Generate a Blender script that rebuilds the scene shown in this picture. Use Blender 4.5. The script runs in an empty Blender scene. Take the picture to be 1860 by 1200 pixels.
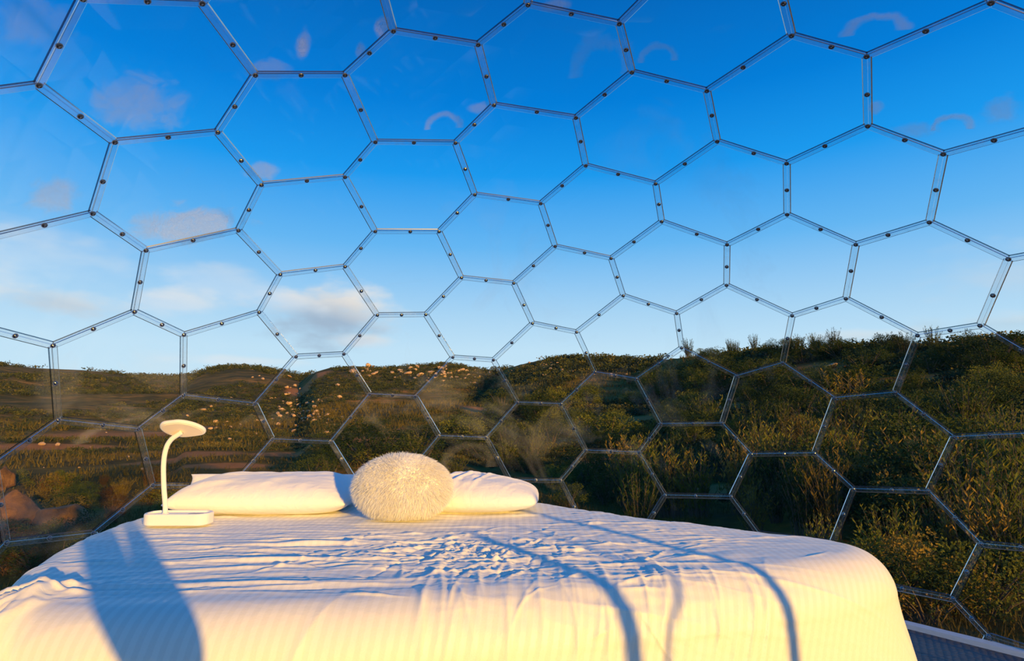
import bpy, bmesh, math, random
import numpy as np
from mathutils import Vector, Matrix, noise as mnoise
PI = math.pi
random.seed(7); rng = np.random.default_rng(7)
SC = bpy.context.scene
COL = SC.collection
# ------------------------------------------------------------------ camera
EYE = 0.905; PITCH = 0.135; FPX = 1071.25
cam_d = bpy.data.cameras.new('camera'); cam_d.sensor_width = 36.0; cam_d.lens = FPX/1860*36
cam_d.clip_start = 0.02; cam_d.clip_end = 3000
cam = bpy.data.objects.new('camera', cam_d); COL.objects.link(cam)
cam.location = (0, 0, EYE); cam.rotation_euler = (PI/2+PITCH, 0, 0)
SC.camera = cam
def ray(u, v):
    a = (u-930)/FPX; b = (v-600)/FPX; s, c = math.sin(PITCH), math.cos(PITCH)
    return Vector((a, c+s*b, s-c*b))
def at(u, v, Y):
    d = ray(u, v); return Vector((0, 0, EYE))+d*(Y/d.y)
def on(u, v, z):
    d = ray(u, v); return Vector((0, 0, EYE))+d*((z-EYE)/d.z)
# ------------------------------------------------------------------ exposure
SC.view_settings.view_transform = 'Standard'; SC.view_settings.look = 'None'
SC.view_settings.exposure = 0.0; SC.view_settings.gamma = 1.0
SC.view_settings.use_curve_mapping = False
# ------------------------------------------------------------------ sun (low, behind the camera to the right)
SUN_AZ = math.radians(33); SUN_EL = math.radians(7.8)
SUNDIR = Vector((math.sin(SUN_AZ)*math.cos(SUN_EL), -math.cos(SUN_AZ)*math.cos(SUN_EL), math.sin(SUN_EL)))
sd = bpy.data.lights.new('sun', 'SUN'); sd.energy = 5.6; sd.color = (1.0, 0.56, 0.09); sd.angle = math.radians(0.7)
so = bpy.data.objects.new('sun', sd); COL.objects.link(so); so.rotation_euler = SUNDIR.to_track_quat('Z', 'Y').to_euler()
so.location = SUNDIR*60
# ------------------------------------------------------------------ sky
w = bpy.data.worlds.new('sky'); SC.world = w; w.use_nodes = True
nt = w.node_tree; nt.nodes.clear()
def N(nt, t, **k):
    n = nt.nodes.new(t)
    for a, b in k.items(): setattr(n, a, b)
    return n
def ramp(nt, stops, fac=None, interp='LINEAR'):
    r = N(nt, 'ShaderNodeValToRGB'); cr = r.color_ramp; cr.interpolation = interp
    while len(cr.elements) < len(stops): cr.elements.new(0.5)
    for e, (p, c) in zip(cr.elements, stops):
        e.position = p; e.color = (*c, 1) if len(c) == 3 else c
    if fac is not None: nt.links.new(fac, r.inputs[0])
    return r.outputs[0]
def math_(nt, op, a, b=None, c=None, clamp=False):
    n = N(nt, 'ShaderNodeMath', operation=op, use_clamp=clamp)
    for i, x in enumerate((a, b, c)):
        if x is None: continue
        if isinstance(x, (int, float)): n.inputs[i].default_value = x
        else: nt.links.new(x, n.inputs[i])
    return n.outputs[0]
def vmath(nt, op, a, b=None):
    n = N(nt, 'ShaderNodeVectorMath', operation=op)
    for i, x in enumerate((a, b)):
        if x is None: continue
        if isinstance(x, (tuple, list, Vector)): n.inputs[i].default_value = tuple(x)
        else: nt.links.new(x, n.inputs[i])
    return n.outputs['Value'] if op in ('LENGTH', 'DOT_PRODUCT', 'DISTANCE') else n.outputs[0]
def mix(nt, fac, a, b, mode='MIX'):
    n = N(nt, 'ShaderNodeMix', data_type='RGBA', blend_type=mode)
    for s, x in ((n.inputs[0], fac), (n.inputs[6], a), (n.inputs[7], b)):
        if isinstance(x, (int, float)): s.default_value = x
        elif isinstance(x, tuple): s.default_value = (*x, 1)
        else: nt.links.new(x, s)
    return n.outputs[2]
tc = N(nt, 'ShaderNodeTexCoord'); D = tc.outputs['Generated']
sx = N(nt, 'ShaderNodeSeparateXYZ'); nt.links.new(D, sx.inputs[0])
sky = ramp(nt, [(0.0, (.62, .83, .95)), (.10, (.56, .79, .95)), (.16, (.42, .69, .93)), (.27, (.14, .49, .92)),
                (.38, (.012, .335, .88)), (.48, (.001, .22, .72)), (.60, (.001, .145, .53)), (1.0, (.0, .10, .40))],
           math_(nt, 'MAXIMUM', sx.outputs[2], 0.0))
nz = N(nt, 'ShaderNodeTexNoise'); nz.inputs['Scale'].default_value = 7; nz.inputs['Detail'].default_value = 6
mp = N(nt, 'ShaderNodeMapping'); mp.inputs['Scale'].default_value = (1, 1, 2.4); nt.links.new(D, mp.inputs[0]); nt.links.new(mp.outputs[0], nz.inputs[0])
nz2 = N(nt, 'ShaderNodeTexNoise'); nz2.inputs['Scale'].default_value = 22; nz2.inputs['Detail'].default_value = 5
nt.links.new(mp.outputs[0], nz2.inputs[0])
col = sky
# low evening clouds: (direction in the sky, half width, half height, cover, body colour)
CL = [((588, 568), .105, .055, 1.0, (.38, .50, .64)), ((525, 545), .07, .03, .7, (.72, .80, .88)), ((655, 618), .05, .012, .5, (.80, .78, .78)),
      ((140, 553), .075, .026, .8, (.58, .64, .70)), ((320, 552), .07, .025, .55, (.74, .80, .87)), ((440, 520), .10, .03, .35, (.75, .82, .9)),
      ((1545, 610), .11, .012, .45, (.72, .74, .74)), ((1830, 585), .12, .022, .55, (.50, .64, .74)), ((60, 470), .12, .05, .3, (.75, .85, .93)),
      ((420, 655), .09, .01, .4, (.85, .85, .86)), ((2400, 420), .3, .06, .5, (.6, .7, .8)), ((-700, 380), .3, .07, .5, (.7, .8, .88))]
for (px, hw, hh, cov, c) in CL:
    d = ray(*px).normalized(); r = Vector((d.y, -d.x, 0)).normalized(); up = r.cross(d)
    off = vmath(nt, 'SUBTRACT', D, tuple(d))
    a = math_(nt, 'DIVIDE', vmath(nt, 'DOT_PRODUCT', off, tuple(r)), hw)
    b = math_(nt, 'DIVIDE', vmath(nt, 'DOT_PRODUCT', off, tuple(up)), hh)
    q = math_(nt, 'SQRT', math_(nt, 'ADD', math_(nt, 'MULTIPLY', a, a), math_(nt, 'MULTIPLY', b, b)))
    q = math_(nt, 'ADD', q, math_(nt, 'MULTIPLY', math_(nt, 'SUBTRACT', nz.outputs[0], .5), 2.4))
    q = math_(nt, 'ADD', q, math_(nt, 'MULTIPLY', math_(nt, 'SUBTRACT', nz2.outputs[0], .5), .9))
    mr = N(nt, 'ShaderNodeMapRange'); mr.interpolation_type = 'SMOOTHSTEP'
    nt.links.new(q, mr.inputs[0]); mr.inputs[1].default_value = 1.15; mr.inputs[2].default_value = .15; mr.inputs[3].default_value = 0; mr.inputs[4].default_value = cov
    # sunlit warm upper rims, cooler bodies
    wr = N(nt, 'ShaderNodeMapRange'); nt.links.new(math_(nt, 'ADD', b, math_(nt, 'MULTIPLY', a, .6)), wr.inputs[0]); wr.inputs[1].default_value = -.1; wr.inputs[2].default_value = .9
    cc = mix(nt, wr.outputs[0], c, (.95, .86, .76))
    col = mix(nt, mr.outputs[0], col, cc)
bg = N(nt, 'ShaderNodeBackground'); bg.inputs[1].default_value = 1.0
nt.links.new(col, bg.inputs[0]); wo = N(nt, 'ShaderNodeOutputWorld'); nt.links.new(bg.outputs[0], wo.inputs[0])

# ------------------------------------------------------------------ helpers
def tag(o, label=None, cat=None, group=None, kind=None):
    if label: o['label'] = label
    if cat: o['category'] = cat
    if group: o['group'] = group
    if kind: o['kind'] = kind
    return o
def empty(name, loc=(0, 0, 0), rz=0):
    o = bpy.data.objects.new(name, None); o.location = loc; o.rotation_euler = (0, 0, rz); o.empty_display_size = .05
    COL.objects.link(o); return o
def mesh_obj(name, verts, faces, mats, parent=None, smooth=False, loc=None, midx=None):
    me = bpy.data.meshes.new(name)
    me.from_pydata([tuple(v) for v in verts] if not isinstance(verts, np.ndarray) else verts.tolist(), [], faces if not isinstance(faces, np.ndarray) else faces.tolist())
    for m in (mats if isinstance(mats, (list, tuple)) else [mats]): me.materials.append(m)
    if smooth: me.polygons.foreach_set('use_smooth', [True]*len(me.polygons))
    if midx is not None: me.polygons.foreach_set('material_index', midx)
    me.update()
    return link(name, me, parent, loc)
def link(name, me, parent=None, loc=None):
    o = bpy.data.objects.new(name, me); COL.objects.link(o)
    if parent is not None: o.parent = parent
    if loc is not None: o.location = loc
    return o
def bm_obj(name, bm, mats, parent=None, smooth=False, loc=None):
    me = bpy.data.meshes.new(name); bm.to_mesh(me); bm.free()
    for m in (mats if isinstance(mats, (list, tuple)) else [mats]): me.materials.append(m)
    if smooth: me.polygons.foreach_set('use_smooth', [True]*len(me.polygons))
    return link(name, me, parent, loc)
def tube_geo(pts, rad, seg=10, V=None, F=None):
    V = [] if V is None else V; F = [] if F is None else F
    pts = [Vector(p) for p in pts]; n = len(pts); ref = None; base = len(V)
    for i, p in enumerate(pts):
        t = (pts[min(i+1, n-1)]-pts[max(i-1, 0)]).normalized()
        if ref is None: ref = t.orthogonal().normalized()
        ref = (ref-t*ref.dot(t)).normalized(); b = t.cross(ref)
        r = rad[i] if isinstance(rad, (list, tuple)) else rad
        for k in range(seg):
            a = 2*PI*k/seg; V.append(tuple(p+ref*(r*math.cos(a))+b*(r*math.sin(a))))
    for i in range(n-1):
        for k in range(seg):
            a = base+i*seg+k; b2 = base+i*seg+(k+1) % seg
            F.append((a, b2, b2+seg, a+seg))
    F.append(tuple(base+k for k in range(seg))[::-1]); F.append(tuple(base+(n-1)*seg+k for k in range(seg)))
    return V, F
def mat(name):
    m = bpy.data.materials.new(name); m.use_nodes = True; t = m.node_tree; t.nodes.clear()
    out = N(t, 'ShaderNodeOutputMaterial'); return m, t, out
def principled(t, out, color=(.8, .8, .8), rough=.5, metal=0.0, **k):
    p = N(t, 'ShaderNodeBsdfPrincipled')
    if isinstance(color, tuple): p.inputs['Base Color'].default_value = (*color, 1)
    else: t.links.new(color, p.inputs['Base Color'])
    if isinstance(rough, (int, float)): p.inputs['Roughness'].default_value = rough
    else: t.links.new(rough, p.inputs['Roughness'])
    p.inputs['Metallic'].default_value = metal
    for a, b in k.items(): p.inputs[a.replace('_', ' ')].default_value = b
    t.links.new(p.outputs[0], out.inputs[0]); return p
def noise(t, scale, detail=4, vec=None, rough=.5, dist=0):
    n = N(t, 'ShaderNodeTexNoise'); n.inputs['Scale'].default_value = scale; n.inputs['Detail'].default_value = detail
    n.inputs['Roughness'].default_value = rough; n.inputs['Distortion'].default_value = dist
    if vec is not None: t.links.new(vec, n.inputs['Vector'])
    return n.outputs[0]
def coords(t, which='Object', scale=None):
    c = N(t, 'ShaderNodeTexCoord').outputs[which]
    if scale:
        m = N(t, 'ShaderNodeMapping'); m.inputs['Scale'].default_value = scale; t.links.new(c, m.inputs[0]); return m.outputs[0]
    return c
def bump(t, h, p, strength=.5, dist=.01):
    b = N(t, 'ShaderNodeBump'); b.inputs['Strength'].default_value = strength; b.inputs['Distance'].default_value = dist
    t.links.new(h, b.inputs['Height']); t.links.new(b.outputs[0], p.inputs['Normal'])

# ------------------------------------------------------------------ materials
def thin_clear(name, tint, milk_lo, milk_hi, gloss=.06, rough=.06, scale=3.0, milkcol=(.85, .88, .9), mlo=.26, mhi=.42):
    m, t, out = mat(name)
    tr = N(t, 'ShaderNodeBsdfTransparent'); tr.inputs[0].default_value = (*tint, 1)
    gl = N(t, 'ShaderNodeBsdfGlossy'); gl.inputs['Roughness'].default_value = rough; gl.inputs[0].default_value = (1, 1, 1, 1)
    df = N(t, 'ShaderNodeBsdfDiffuse'); df.inputs[0].default_value = (*milkcol, 1)
    tl = N(t, 'ShaderNodeBsdfTranslucent'); tl.inputs[0].default_value = (*milkcol, 1)
    dd = N(t, 'ShaderNodeMixShader'); dd.inputs[0].default_value = .5; t.links.new(df.outputs[0], dd.inputs[1]); t.links.new(tl.outputs[0], dd.inputs[2])
    c = coords(t, 'Object')
    n1 = noise(t, scale, 5, c, .6, 1.6)
    n2 = noise(t, scale*.45, 2, c, .5, .8)
    f = math_(t, 'MULTIPLY', n1, n2)
    mr = N(t, 'ShaderNodeMapRange'); mr.inputs[1].default_value = mlo; mr.inputs[2].default_value = mhi; mr.inputs[3].default_value = milk_lo; mr.inputs[4].default_value = milk_hi
    t.links.new(f, mr.inputs[0])
    m1 = N(t, 'ShaderNodeMixShader'); t.links.new(mr.outputs[0], m1.inputs[0]); t.links.new(tr.outputs[0], m1.inputs[1]); t.links.new(dd.outputs[0], m1.inputs[2])
    lw = N(t, 'ShaderNodeFresnel'); lw.inputs[0].default_value = 1.35
    m2 = N(t, 'ShaderNodeMixShader'); t.links.new(math_(t, 'MULTIPLY', lw.outputs[0], gloss/.022, clamp=True), m2.inputs[0])
    t.links.new(m1.outputs[0], m2.inputs[1]); t.links.new(gl.outputs[0], m2.inputs[2])
    t.links.new(m2.outputs[0], out.inputs[0]); return m
def on_dome(u, v):   # point of the dome wall seen at a pixel, relative to the dome's base centre
    d_ = ray(u, v); c_ = Vector((.1944, 1.2353, .4515-EYE)); k_ = Vector((1, 1, 1/.84527))
    dd = Vector([a*b for a, b in zip(d_, k_)]); c2 = Vector([a*b for a, b in zip(c_, k_)])
    a = dd.dot(dd); b = dd.dot(c2); s_ = (b+math.sqrt(b*b-a*(c2.dot(c2)-2.1**2)))/a
    return d_*s_+Vector((-.1944, -1.2353, EYE))
PAINTED_REFLECTIONS = [(240, 190, 100, 60, .16, 0), (345, 405, 110, 40, .24, 0), (100, 355, 55, 42, .18, 0), (548, 84, 20, 34, .30, 0), (490, 125, 45, 22, .12, 0), (693, 48, 14, 24, .25, 0), (655, 90, 10, 18, .2, 0),
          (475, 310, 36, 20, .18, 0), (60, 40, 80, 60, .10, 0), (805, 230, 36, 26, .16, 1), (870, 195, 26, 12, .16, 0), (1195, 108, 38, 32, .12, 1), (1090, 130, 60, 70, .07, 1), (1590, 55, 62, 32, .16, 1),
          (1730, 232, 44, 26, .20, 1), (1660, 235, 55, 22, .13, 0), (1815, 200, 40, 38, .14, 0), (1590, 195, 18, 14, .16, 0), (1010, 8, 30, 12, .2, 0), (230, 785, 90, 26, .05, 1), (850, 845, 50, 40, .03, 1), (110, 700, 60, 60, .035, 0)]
def paint_reflections(m, which):  # whitens the pane in spots and arcs, as painted reflections of the bed
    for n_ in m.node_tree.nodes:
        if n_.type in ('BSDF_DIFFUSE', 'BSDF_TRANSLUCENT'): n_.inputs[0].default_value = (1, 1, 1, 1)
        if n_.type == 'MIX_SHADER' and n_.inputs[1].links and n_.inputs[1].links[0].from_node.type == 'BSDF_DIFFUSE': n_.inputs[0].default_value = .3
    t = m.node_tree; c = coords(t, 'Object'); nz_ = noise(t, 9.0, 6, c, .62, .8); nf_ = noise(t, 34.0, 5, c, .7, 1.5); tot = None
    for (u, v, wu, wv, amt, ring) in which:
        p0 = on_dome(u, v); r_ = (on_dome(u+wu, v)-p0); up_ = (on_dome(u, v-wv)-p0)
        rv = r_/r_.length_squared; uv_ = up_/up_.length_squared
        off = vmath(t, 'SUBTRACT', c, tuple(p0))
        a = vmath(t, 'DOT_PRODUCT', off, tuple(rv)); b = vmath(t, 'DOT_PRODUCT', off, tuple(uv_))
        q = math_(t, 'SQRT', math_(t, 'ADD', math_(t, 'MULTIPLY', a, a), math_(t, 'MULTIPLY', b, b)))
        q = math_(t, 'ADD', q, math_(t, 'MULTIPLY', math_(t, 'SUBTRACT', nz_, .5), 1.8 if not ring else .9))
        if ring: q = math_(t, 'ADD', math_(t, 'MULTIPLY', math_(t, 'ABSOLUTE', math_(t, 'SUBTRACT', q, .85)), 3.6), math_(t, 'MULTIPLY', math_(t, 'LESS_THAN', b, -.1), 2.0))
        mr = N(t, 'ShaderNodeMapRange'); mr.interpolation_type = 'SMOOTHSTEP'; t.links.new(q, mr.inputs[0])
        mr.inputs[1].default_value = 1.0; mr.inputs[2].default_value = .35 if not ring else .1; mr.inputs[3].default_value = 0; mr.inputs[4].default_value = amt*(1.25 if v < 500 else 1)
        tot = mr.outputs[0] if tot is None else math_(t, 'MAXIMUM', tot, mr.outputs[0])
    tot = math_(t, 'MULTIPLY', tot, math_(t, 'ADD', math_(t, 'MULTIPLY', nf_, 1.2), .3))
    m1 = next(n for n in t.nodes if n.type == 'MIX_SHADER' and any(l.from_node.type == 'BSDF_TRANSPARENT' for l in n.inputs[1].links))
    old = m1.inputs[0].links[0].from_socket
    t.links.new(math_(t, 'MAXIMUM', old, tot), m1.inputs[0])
M_PANE = thin_clear('clear_acrylic_pane', (.975, .985, .99), .0, .05, .005, .05, 1.9, (.80, .88, 1.0), .315, .44)
M_SEAM = thin_clear('milky_acrylic_seam', (.93, .955, .97), .015, .10, .02, .2, 14.0, (.80, .80, .79))
M_SEAMEDGE = thin_clear('acrylic_cut_edge', (.13, .19, .24), .02, .07, .022, .3, 10.0, (.6, .58, .55))
m, t, out = mat('bolt_steel'); principled(t, out, (.22, .23, .25), .2, 1.0); M_BOLT = m
m, t, out = mat('washer_steel'); principled(t, out, (.34, .36, .40), .35, 1.0); M_WASHER = m
# sheet: white sateen with woven stripes
m, t, out = mat('white_sateen')
c = coords(t, 'UV')
sep = N(t, 'ShaderNodeSeparateXYZ'); t.links.new(c, sep.inputs[0])
wv = math_(t, 'SINE', math_(t, 'MULTIPLY', sep.outputs[0], 2*PI/.024))
st = N(t, 'ShaderNodeMapRange'); st.inputs[1].default_value = -.25; st.inputs[2].default_value = .25; t.links.new(wv, st.inputs[0])
colr = mix(t, st.outputs[0], (.84, .81, .71), (.90, .87, .765))
rg = N(t, 'ShaderNodeMapRange'); t.links.new(st.outputs[0], rg.inputs[0]); rg.inputs[3].default_value = .62; rg.inputs[4].default_value = .42
p = principled(t, out, colr, rg.outputs[0]); p.inputs['Sheen Weight'].default_value = .15
h = math_(t, 'ADD', math_(t, 'MULTIPLY', noise(t, 60, 4, c, .6), .5), math_(t, 'MULTIPLY', noise(t, 420, 2, c), .2))
bump(t, h, p, .35, .004); M_SHEET = m
m, t, out = mat('white_pillow_cotton'); p = principled(t, out, (.90, .885, .85), .7); p.inputs['Sheen Weight'].default_value = .2
c = coords(t, 'Object'); bump(t, noise(t, 22, 5, c, .55, .6), p, .4, .012); M_PILLOW = m
m, t, out = mat('cream_fur')
hi = N(t, 'ShaderNodeNewGeometry')
colr = mix(t, noise(t, 9, 3, coords(t, 'Object')), (.93, .90, .83), (.99, .98, .94))
df_ = N(t, 'ShaderNodeBsdfDiffuse'); tl_ = N(t, 'ShaderNodeBsdfTranslucent'); mx_ = N(t, 'ShaderNodeMixShader'); mx_.inputs[0].default_value = .45
t.links.new(colr, df_.inputs[0]); t.links.new(colr, tl_.inputs[0]); t.links.new(df_.outputs[0], mx_.inputs[1]); t.links.new(tl_.outputs[0], mx_.inputs[2]); t.links.new(mx_.outputs[0], out.inputs[0]); M_FUR = m
m, t, out = mat('white_plastic'); principled(t, out, (.88, .87, .84), .32); M_LAMP = m
m, t, out = mat('lamp_diffuser'); principled(t, out, (.92, .82, .68), .5); M_DIFF = m
m, t, out = mat('grey_plastic'); principled(t, out, (.35, .36, .38), .4); M_GREY = m
m, t, out = mat('mattress_ticking'); principled(t, out, (.8, .8, .78), .8); M_MATT = m
m, t, out = mat('brushed_aluminium'); p = principled(t, out, mix(t, noise(t, 40, 3, coords(t, 'Object', (1, 1, 6))), (.62, .66, .66), (.82, .85, .84)), .45, .35); M_ALU = m
# deck mat: slate grey with a fine moulded grid of bumps
m, t, out = mat('slate_deck_mat')
c = coords(t, 'Object')
vo = N(t, 'ShaderNodeTexVoronoi'); vo.inputs['Scale'].default_value = 1; mp_ = N(t, 'ShaderNodeMapping'); mp_.inputs['Scale'].default_value = (38, 62, 1); mp_.inputs['Rotation'].default_value = (0, 0, .35)
t.links.new(c, mp_.inputs[0]); t.links.new(mp_.outputs[0], vo.inputs['Vector']); vo.inputs['Randomness'].default_value = .25
colr = ramp(t, [(0, (.13, .14, .16)), (.45, (.055, .062, .078)), (1, (.02, .024, .032))], vo.outputs[0])
colr = mix(t, noise(t, 3, 4, c), colr, (.06, .068, .085), 'MIX')
p = principled(t, out, colr, .55); bump(t, math_(t, 'SUBTRACT', 1.0, vo.outputs[0]), p, .7, .006); M_DECK = m
m, t, out = mat('weathered_timber'); principled(t, out, mix(t, noise(t, 12, 4, coords(t, 'Object', (1, 1, 9))), (.10, .075, .05), (.2, .15, .1)), .8); M_TIMBER = m
# ground
m, t, out = mat('dry_hillside_soil')
c = coords(t, 'Object')
nb = noise(t, .06, 8, c, .68); ns = noise(t, .28, 9, c, .72); nf = noise(t, 2.2, 8, c, .78)
soil = ramp(t, [(.34, (.05, .036, .006)), (.44, (.14, .085, .010)), (.52, (.30, .17, .018)), (.60, (.48, .20, .035)), (.72, (.60, .30, .08))], ns)
veg = ramp(t, [(.36, (.010, .012, .003)), (.5, (.055, .052, .006)), (.64, (.20, .14, .016))], nf)
at_ = N(t, 'ShaderNodeAttribute', attribute_name='bare_soil')
mask = ramp(t, [(.44, (0, 0, 0)), (.56, (1, 1, 1))], math_(t, 'ADD', math_(t, 'MULTIPLY', nb, .6), math_(t, 'MULTIPLY', nf, .4)))
bare = mix(t, nf, (.26, .09, .022), (.72, .31, .09))
bm_ = ramp(t, [(.35, (0, 0, 0)), (.6, (1, 1, 1))], math_(t, 'ADD', at_.outputs['Fac'], math_(t, 'MULTIPLY', math_(t, 'SUBTRACT', nf, .5), .6)))
p = principled(t, out, mix(t, bm_, mix(t, mask, soil, veg), bare), .9); p.inputs['Specular IOR Level'].default_value = .1
bump(t, math_(t, 'ADD', nf, ns), p, .8, .25); M_GROUND = m
def leafmat(name, c0, c1, c2):
    m, t, out = mat(name); c = coords(t, 'Object'); oi = N(t, 'ShaderNodeObjectInfo')
    k = ramp(t, [(.2, c0), (.5, c1), (.85, c2)], math_(t, 'ADD', math_(t, 'MULTIPLY', noise(t, 3.0, 3, c), .7), math_(t, 'MULTIPLY', oi.outputs['Random'], .32)))
    p = N(t, 'ShaderNodeBsdfPrincipled'); p.inputs['Roughness'].default_value = .75; p.inputs['Specular IOR Level'].default_value = .15; t.links.new(k, p.inputs['Base Color'])
    tl = N(t, 'ShaderNodeBsdfTranslucent'); t.links.new(k, tl.inputs[0])
    mx = N(t, 'ShaderNodeMixShader'); mx.inputs[0].default_value = .2; t.links.new(p.outputs[0], mx.inputs[1]); t.links.new(tl.outputs[0], mx.inputs[2])
    t.links.new(mx.outputs[0], out.inputs[0]); return m
M_LEAF = [leafmat('dark_chaparral_leaf', (.008, .018, .003), (.030, .050, .008), (.10, .11, .016)),
          leafmat('olive_leaf', (.025, .040, .004), (.10, .115, .014), (.27, .24, .03)),
          leafmat('dry_golden_leaf', (.07, .05, .008), (.22, .15, .022), (.42, .25, .045)),
          leafmat('rusty_brush_leaf', (.05, .026, .008), (.14, .065, .018), (.27, .12, .03))]
m, t, out = mat('twig_bark'); principled(t, out, (.10, .07, .045), .9); M_TWIG = m
m, t, out = mat('far_scrub'); c = coords(t, 'Object')
principled(t, out, ramp(t, [(.36, (.010, .018, .003)), (.52, (.040, .052, .007)), (.64, (.17, .13, .016)), (.76, (.34, .18, .03))], noise(t, .35, 5, c, .7)), .9); M_SCRUB = m
m, t, out = mat('granite_boulder'); c = coords(t, 'Object')
p = principled(t, out, ramp(t, [(.3, (.34, .18, .09)), (.55, (.64, .40, .22)), (.75, (.85, .62, .42))], noise(t, 2.2, 6, c, .65)), .85); bump(t, noise(t, 5, 6, c, .7), p, .6, .1); M_ROCK = m
m, t, out = mat('brown_boulder'); c = coords(t, 'Object')
p = principled(t, out, ramp(t, [(.3, (.08, .04, .015)), (.55, (.26, .12, .035)), (.75, (.40, .20, .07))], noise(t, 2.2, 6, c, .65)), .85); bump(t, noise(t, 4, 8, c, .7), p, .8, .15); M_BROWN = m
m, t, out = mat('skin'); principled(t, out, (.55, .35, .25), .55); M_SKIN = m
m, t, out = mat('dark_cloth'); principled(t, out, (.05, .055, .07), .85); M_CLOTH = m
m, t, out = mat('hair_brown'); principled(t, out, (.05, .03, .02), .6); M_HAIR = m
m, t, out = mat('black_glass'); principled(t, out, (.02, .02, .022), .2); M_PHONE = m

# ------------------------------------------------------------------ terrain: one continuous hillside around the deck
SKY_PX = [(-900, 690), (-300, 675), (0, 660), (60, 668), (150, 672), (260, 681), (335, 683), (380, 669), (430, 663), (500, 671), (550, 682), (600, 668), (640, 665),
          (700, 668), (760, 662), (820, 660), (870, 670), (905, 672), (950, 660), (1000, 649), (1060, 647), (1120, 651), (1170, 656), (1230, 650), (1300, 643),
          (1400, 637), (1500, 631), (1600, 625), (1700, 620), (1860, 612), (2300, 600), (2900, 610)]
az_k, tan_k = [], []
for u, v in SKY_PX:
    d = ray(u, v); az_k.append(math.atan2(d.x, d.y)); tan_k.append(d.z/math.hypot(d.x, d.y))
az_k = np.array([-PI, -2.2, -1.5]+az_k+[1.5, 2.2, PI]); tan_k = np.array([.03, .03, .06]+tan_k+[.10, .04, .03])
def azpx(u): d = ray(u, 680); return math.atan2(d.x, d.y)
D_az = np.array([-PI, azpx(-400), azpx(0), azpx(330), azpx(345), azpx(545), azpx(575), azpx(880), azpx(930), azpx(1150), azpx(1250), azpx(1450), azpx(1860), PI/2, PI])
D_v = np.array([300, 300, 420, 420, 330, 330, 190, 175, 120, 95, 70, 52, 42, 45, 300.])
RL = np.array([2.2, 3.2, 5, 8, 13, 20, 35, 60, 110, 200, 330, 430])
TL = np.array([-.60, -.44, -.285, -.20, -.135, -.088, -.048, -.020, .006, .030, .055, .06])
RR = np.array([2.2, 3.2, 5, 8, 13, 20, 30, 42])
TR = np.array([-.60, -.44, -.28, -.165, -.075, -.010, .050, .10])
def smooth(x): x = np.clip(x, 0, 1); return x*x*(3-2*x)
_g = np.random.default_rng(3).standard_normal((64, 3))
def fbm(x, y, f0, octs=4, seed=0):
    s = np.zeros_like(x); a = 1.0; f = f0
    for o in range(octs):
        for k in range(4):
            g = _g[(seed*17+o*4+k) % 64]; th = (k*PI/4+g[2])
            s += a*.5*np.sin((x*np.cos(th)+y*np.sin(th))*f*(1+.3*g[0])+g[1]*9+1.3*np.sin((x*np.sin(th)-y*np.cos(th))*f*.7+g[0]*5))
        a *= .5; f *= 2.05
    return s*.5
def tanel(r, az):
    Dd = np.interp(az, D_az, D_v); sk = np.interp(az, az_k, tan_k)
    wR = smooth((az-azpx(650))/(azpx(1350)-azpx(650)))
    # stretch each table so that its last radius falls on the ridge
    sL = np.log(r/2.2)/np.log(Dd/2.2)
    tl = np.interp(sL, np.log(RL/2.2)/np.log(430/2.2), TL); tr = np.interp(sL, np.log(RR/2.2)/np.log(42/2.2), TR)
    back = smooth((np.abs(az)-1.3)/.7)
    tb = np.maximum(-1.35/r, -.6)
    te = tl*(1-wR)+tr*wR
    te = te*(1-back)+tb*back
    blend = smooth((sL-.55)/.45)
    end = .06*(1-wR)+.10*wR
    te = te+(sk-end*(1-back)-0*back)*blend*(1-back)+blend*back*(sk)
    x = r*np.sin(az); y = r*np.cos(az)
    n = fbm(x, y, .9, 3, 1)*.05*np.minimum(1, r/6)+fbm(x, y, .16, 3, 2)*.25*smooth((r-6)/12)+fbm(x, y, .035, 3, 5)*2.2*smooth((r-35)/60)
    fade = 1-smooth((sL-.8)/.2)*.93
    te = te+n*fade/r
    over = np.maximum(sL-1, 0)
    te = te-over*1.2
    return te
def ground_z(x, y):
    r = np.hypot(x, y); az = np.arctan2(x, y); return EYE+r*tanel(np.maximum(r, 1e-3), az)
azs = np.concatenate([np.linspace(-PI, -.95, 60)[:-1], np.linspace(-.95, .95, 560), np.linspace(.95, PI, 60)[1:-1]])
rs = 2.2*np.exp(np.linspace(0, np.log(520/2.2), 340)); rs = np.concatenate([[.05, .8, 1.5], rs])
AZ, RS = np.meshgrid(azs, rs); X = RS*np.sin(AZ); Y = RS*np.cos(AZ)
Z = EYE+RS*tanel(np.maximum(RS, 2.2), AZ)
Z = np.where(RS < 2.2, EYE+2.2*tanel(np.full_like(RS, 2.2), AZ), Z)
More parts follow.
